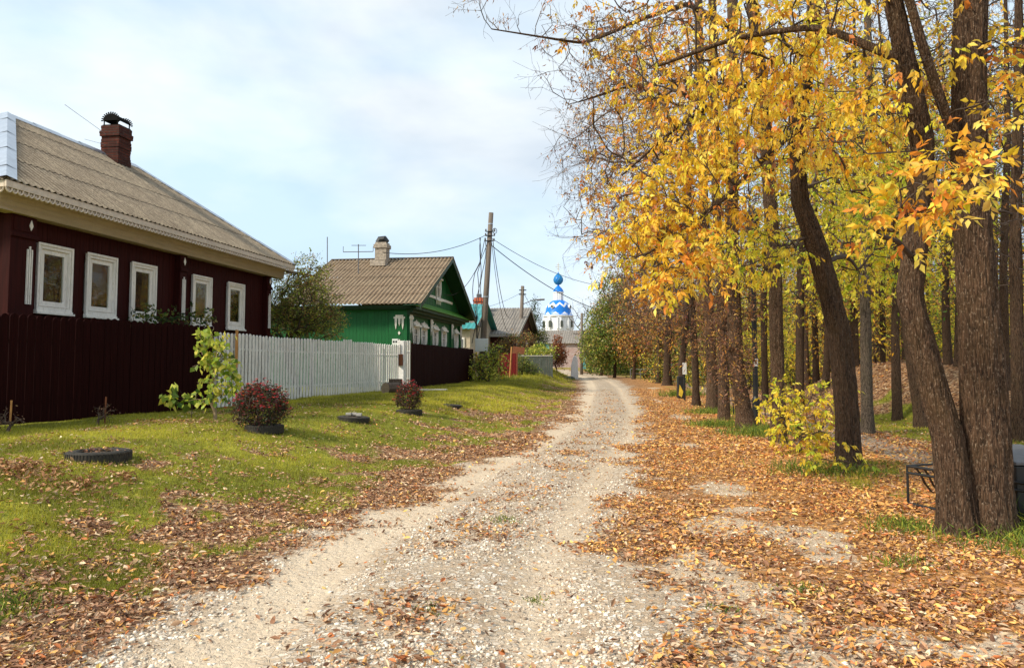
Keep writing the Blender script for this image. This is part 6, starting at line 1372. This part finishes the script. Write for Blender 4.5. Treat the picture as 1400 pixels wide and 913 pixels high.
# yellow-leaved shrub on the verge
def shrub_at(px, pyb, Y, blobs, label, seed):
    b = at(px, pyb, Y); b = (b[0], b[1], H(b[0], b[1])); r = np.random.RandomState(seed); sc = Y/F
    tg = np.concatenate([blob(at(x, y, Y), (rx*sc, rd, ry*sc), n, r, .1) for (x, y, rx, ry, rd, n) in blobs]); tg = tg[tg[:, 2] > b[2]+.05]
    plant('ash_sapling', b, label, 'sapling', tg, None, {'yellow': 3, 'gold': .7, 'lime': 1}, mode='pin', m_=2, ls=.075, twl=.16, Lr=.13, nl=5, seeds=[(b[0]+dx, b[1]+dy, b[2]) for dx, dy in ((0, 0),)], seed=seed, hang=.6, alpha=.1, rtip=.003, group='yellow saplings on the right verge', stemmat='log_bark')
shrub_at(1095, 618, 12.2, [(1070, 548, 32, 28, .4, 44), (1105, 560, 34, 44, .5, 50), (1135, 535, 22, 34, .4, 20), (1085, 590, 36, 24, .4, 44), (1120, 600, 26, 22, .35, 26)], 'yellow leaved clump of saplings between the straight tree and the leaning tree', 301)
shrub_at(1150, 640, 9.8, [(1125, 612, 22, 14, .2, 7), (1150, 622, 18, 12, .2, 5), (1168, 630, 10, 8, .15, 3), (1130, 632, 18, 8, .2, 4)], 'small low yellow sapling in front of the leaning dark trunk', 302)

# ================================================================ SKY, SUN, CAMERA
w = bpy.data.worlds.new('World'); S.world = w; w.use_nodes = True; nt = w.node_tree; nt.nodes.clear()
def wn(t, **k):
    n = nt.nodes.new('ShaderNode'+t)
    for a, b in k.items(): setattr(n, a, b)
    return n
SUN_EL, SUN_AZ = math.radians(38), math.radians(-118)   # azimuth clockwise from +Y: behind and to the left
out = wn('OutputWorld'); bg = wn('Background'); sky = wn('TexSky', sky_type='NISHITA', sun_disc=False); sky.sun_elevation = SUN_EL; sky.sun_rotation = SUN_AZ; sky.air_density = 1.1; sky.dust_density = 1.5
tc = wn('TexCoord'); mp = wn('Mapping'); nt.links.new(tc.outputs['Generated'], mp.inputs[0]); mp.inputs[3].default_value = (1, 1, 2.4); mp.inputs[1].default_value = (3.1, 1.7, .4)
nz = wn('TexNoise'); nt.links.new(mp.outputs[0], nz.inputs['Vector']); nz.inputs['Scale'].default_value = 1.7; nz.inputs['Detail'].default_value = 7; nz.inputs['Roughness'].default_value = .5; nz.inputs['Distortion'].default_value = .3
rp = wn('ValToRGB'); nt.links.new(nz.outputs[0], rp.inputs[0]); rp.color_ramp.elements[0].position = .38; rp.color_ramp.elements[0].color = (.52, .52, .52, 1); rp.color_ramp.elements[1].position = .60; rp.color_ramp.elements[1].color = (1, 1, 1, 1)
nz2 = wn('TexNoise'); nt.links.new(mp.outputs[0], nz2.inputs['Vector']); nz2.inputs['Scale'].default_value = 2.2; nz2.inputs['Detail'].default_value = 5
rp2 = wn('ValToRGB'); nt.links.new(nz2.outputs[0], rp2.inputs[0]); CL = 6.7
rp2.color_ramp.elements[0].position = .40; rp2.color_ramp.elements[0].color = (CL*.66, CL*.86, CL*1.04, 1); rp2.color_ramp.elements[1].position = .62; rp2.color_ramp.elements[1].color = (CL*.98, CL*1.03, CL*1.05, 1)
mx = wn('Mix', data_type='RGBA'); nt.links.new(rp.outputs[0], mx.inputs[0]); nt.links.new(sky.outputs[0], mx.inputs[6]); nt.links.new(rp2.outputs[0], mx.inputs[7])
nt.links.new(mx.outputs[2], bg.inputs[0]); bg.inputs[1].default_value = .10; nt.links.new(bg.outputs[0], out.inputs[0])
ld = bpy.data.lights.new('sun', 'SUN'); ld.energy = 3.0; ld.angle = math.radians(10); ld.color = (1, .90, .74); lo = bpy.data.objects.new('sun', ld); COL.objects.link(lo)
sd = Vector((math.sin(SUN_AZ)*math.cos(SUN_EL), math.cos(SUN_AZ)*math.cos(SUN_EL), math.sin(SUN_EL))); lo.rotation_euler = sd.to_track_quat('Z', 'Y').to_euler()
cd = bpy.data.cameras.new('camera'); cam = bpy.data.objects.new('camera', cd); COL.objects.link(cam); cam.location = (0, 0, CZ); cam.rotation_euler = (pi/2+TILT, 0, 0)
cd.sensor_width = 36; cd.lens = F/1400*36; cd.shift_y = SH/1400; cd.clip_end = 6000; cd.clip_start = .05; S.camera = cam
S.view_settings.view_transform = 'Standard'; S.view_settings.look = 'None'; S.view_settings.gamma = 1; S.view_settings.exposure = .70
S.cycles.max_bounces = 6; S.cycles.diffuse_bounces = 3; S.cycles.transparent_max_bounces = 8
S.cycles.use_adaptive_sampling = True
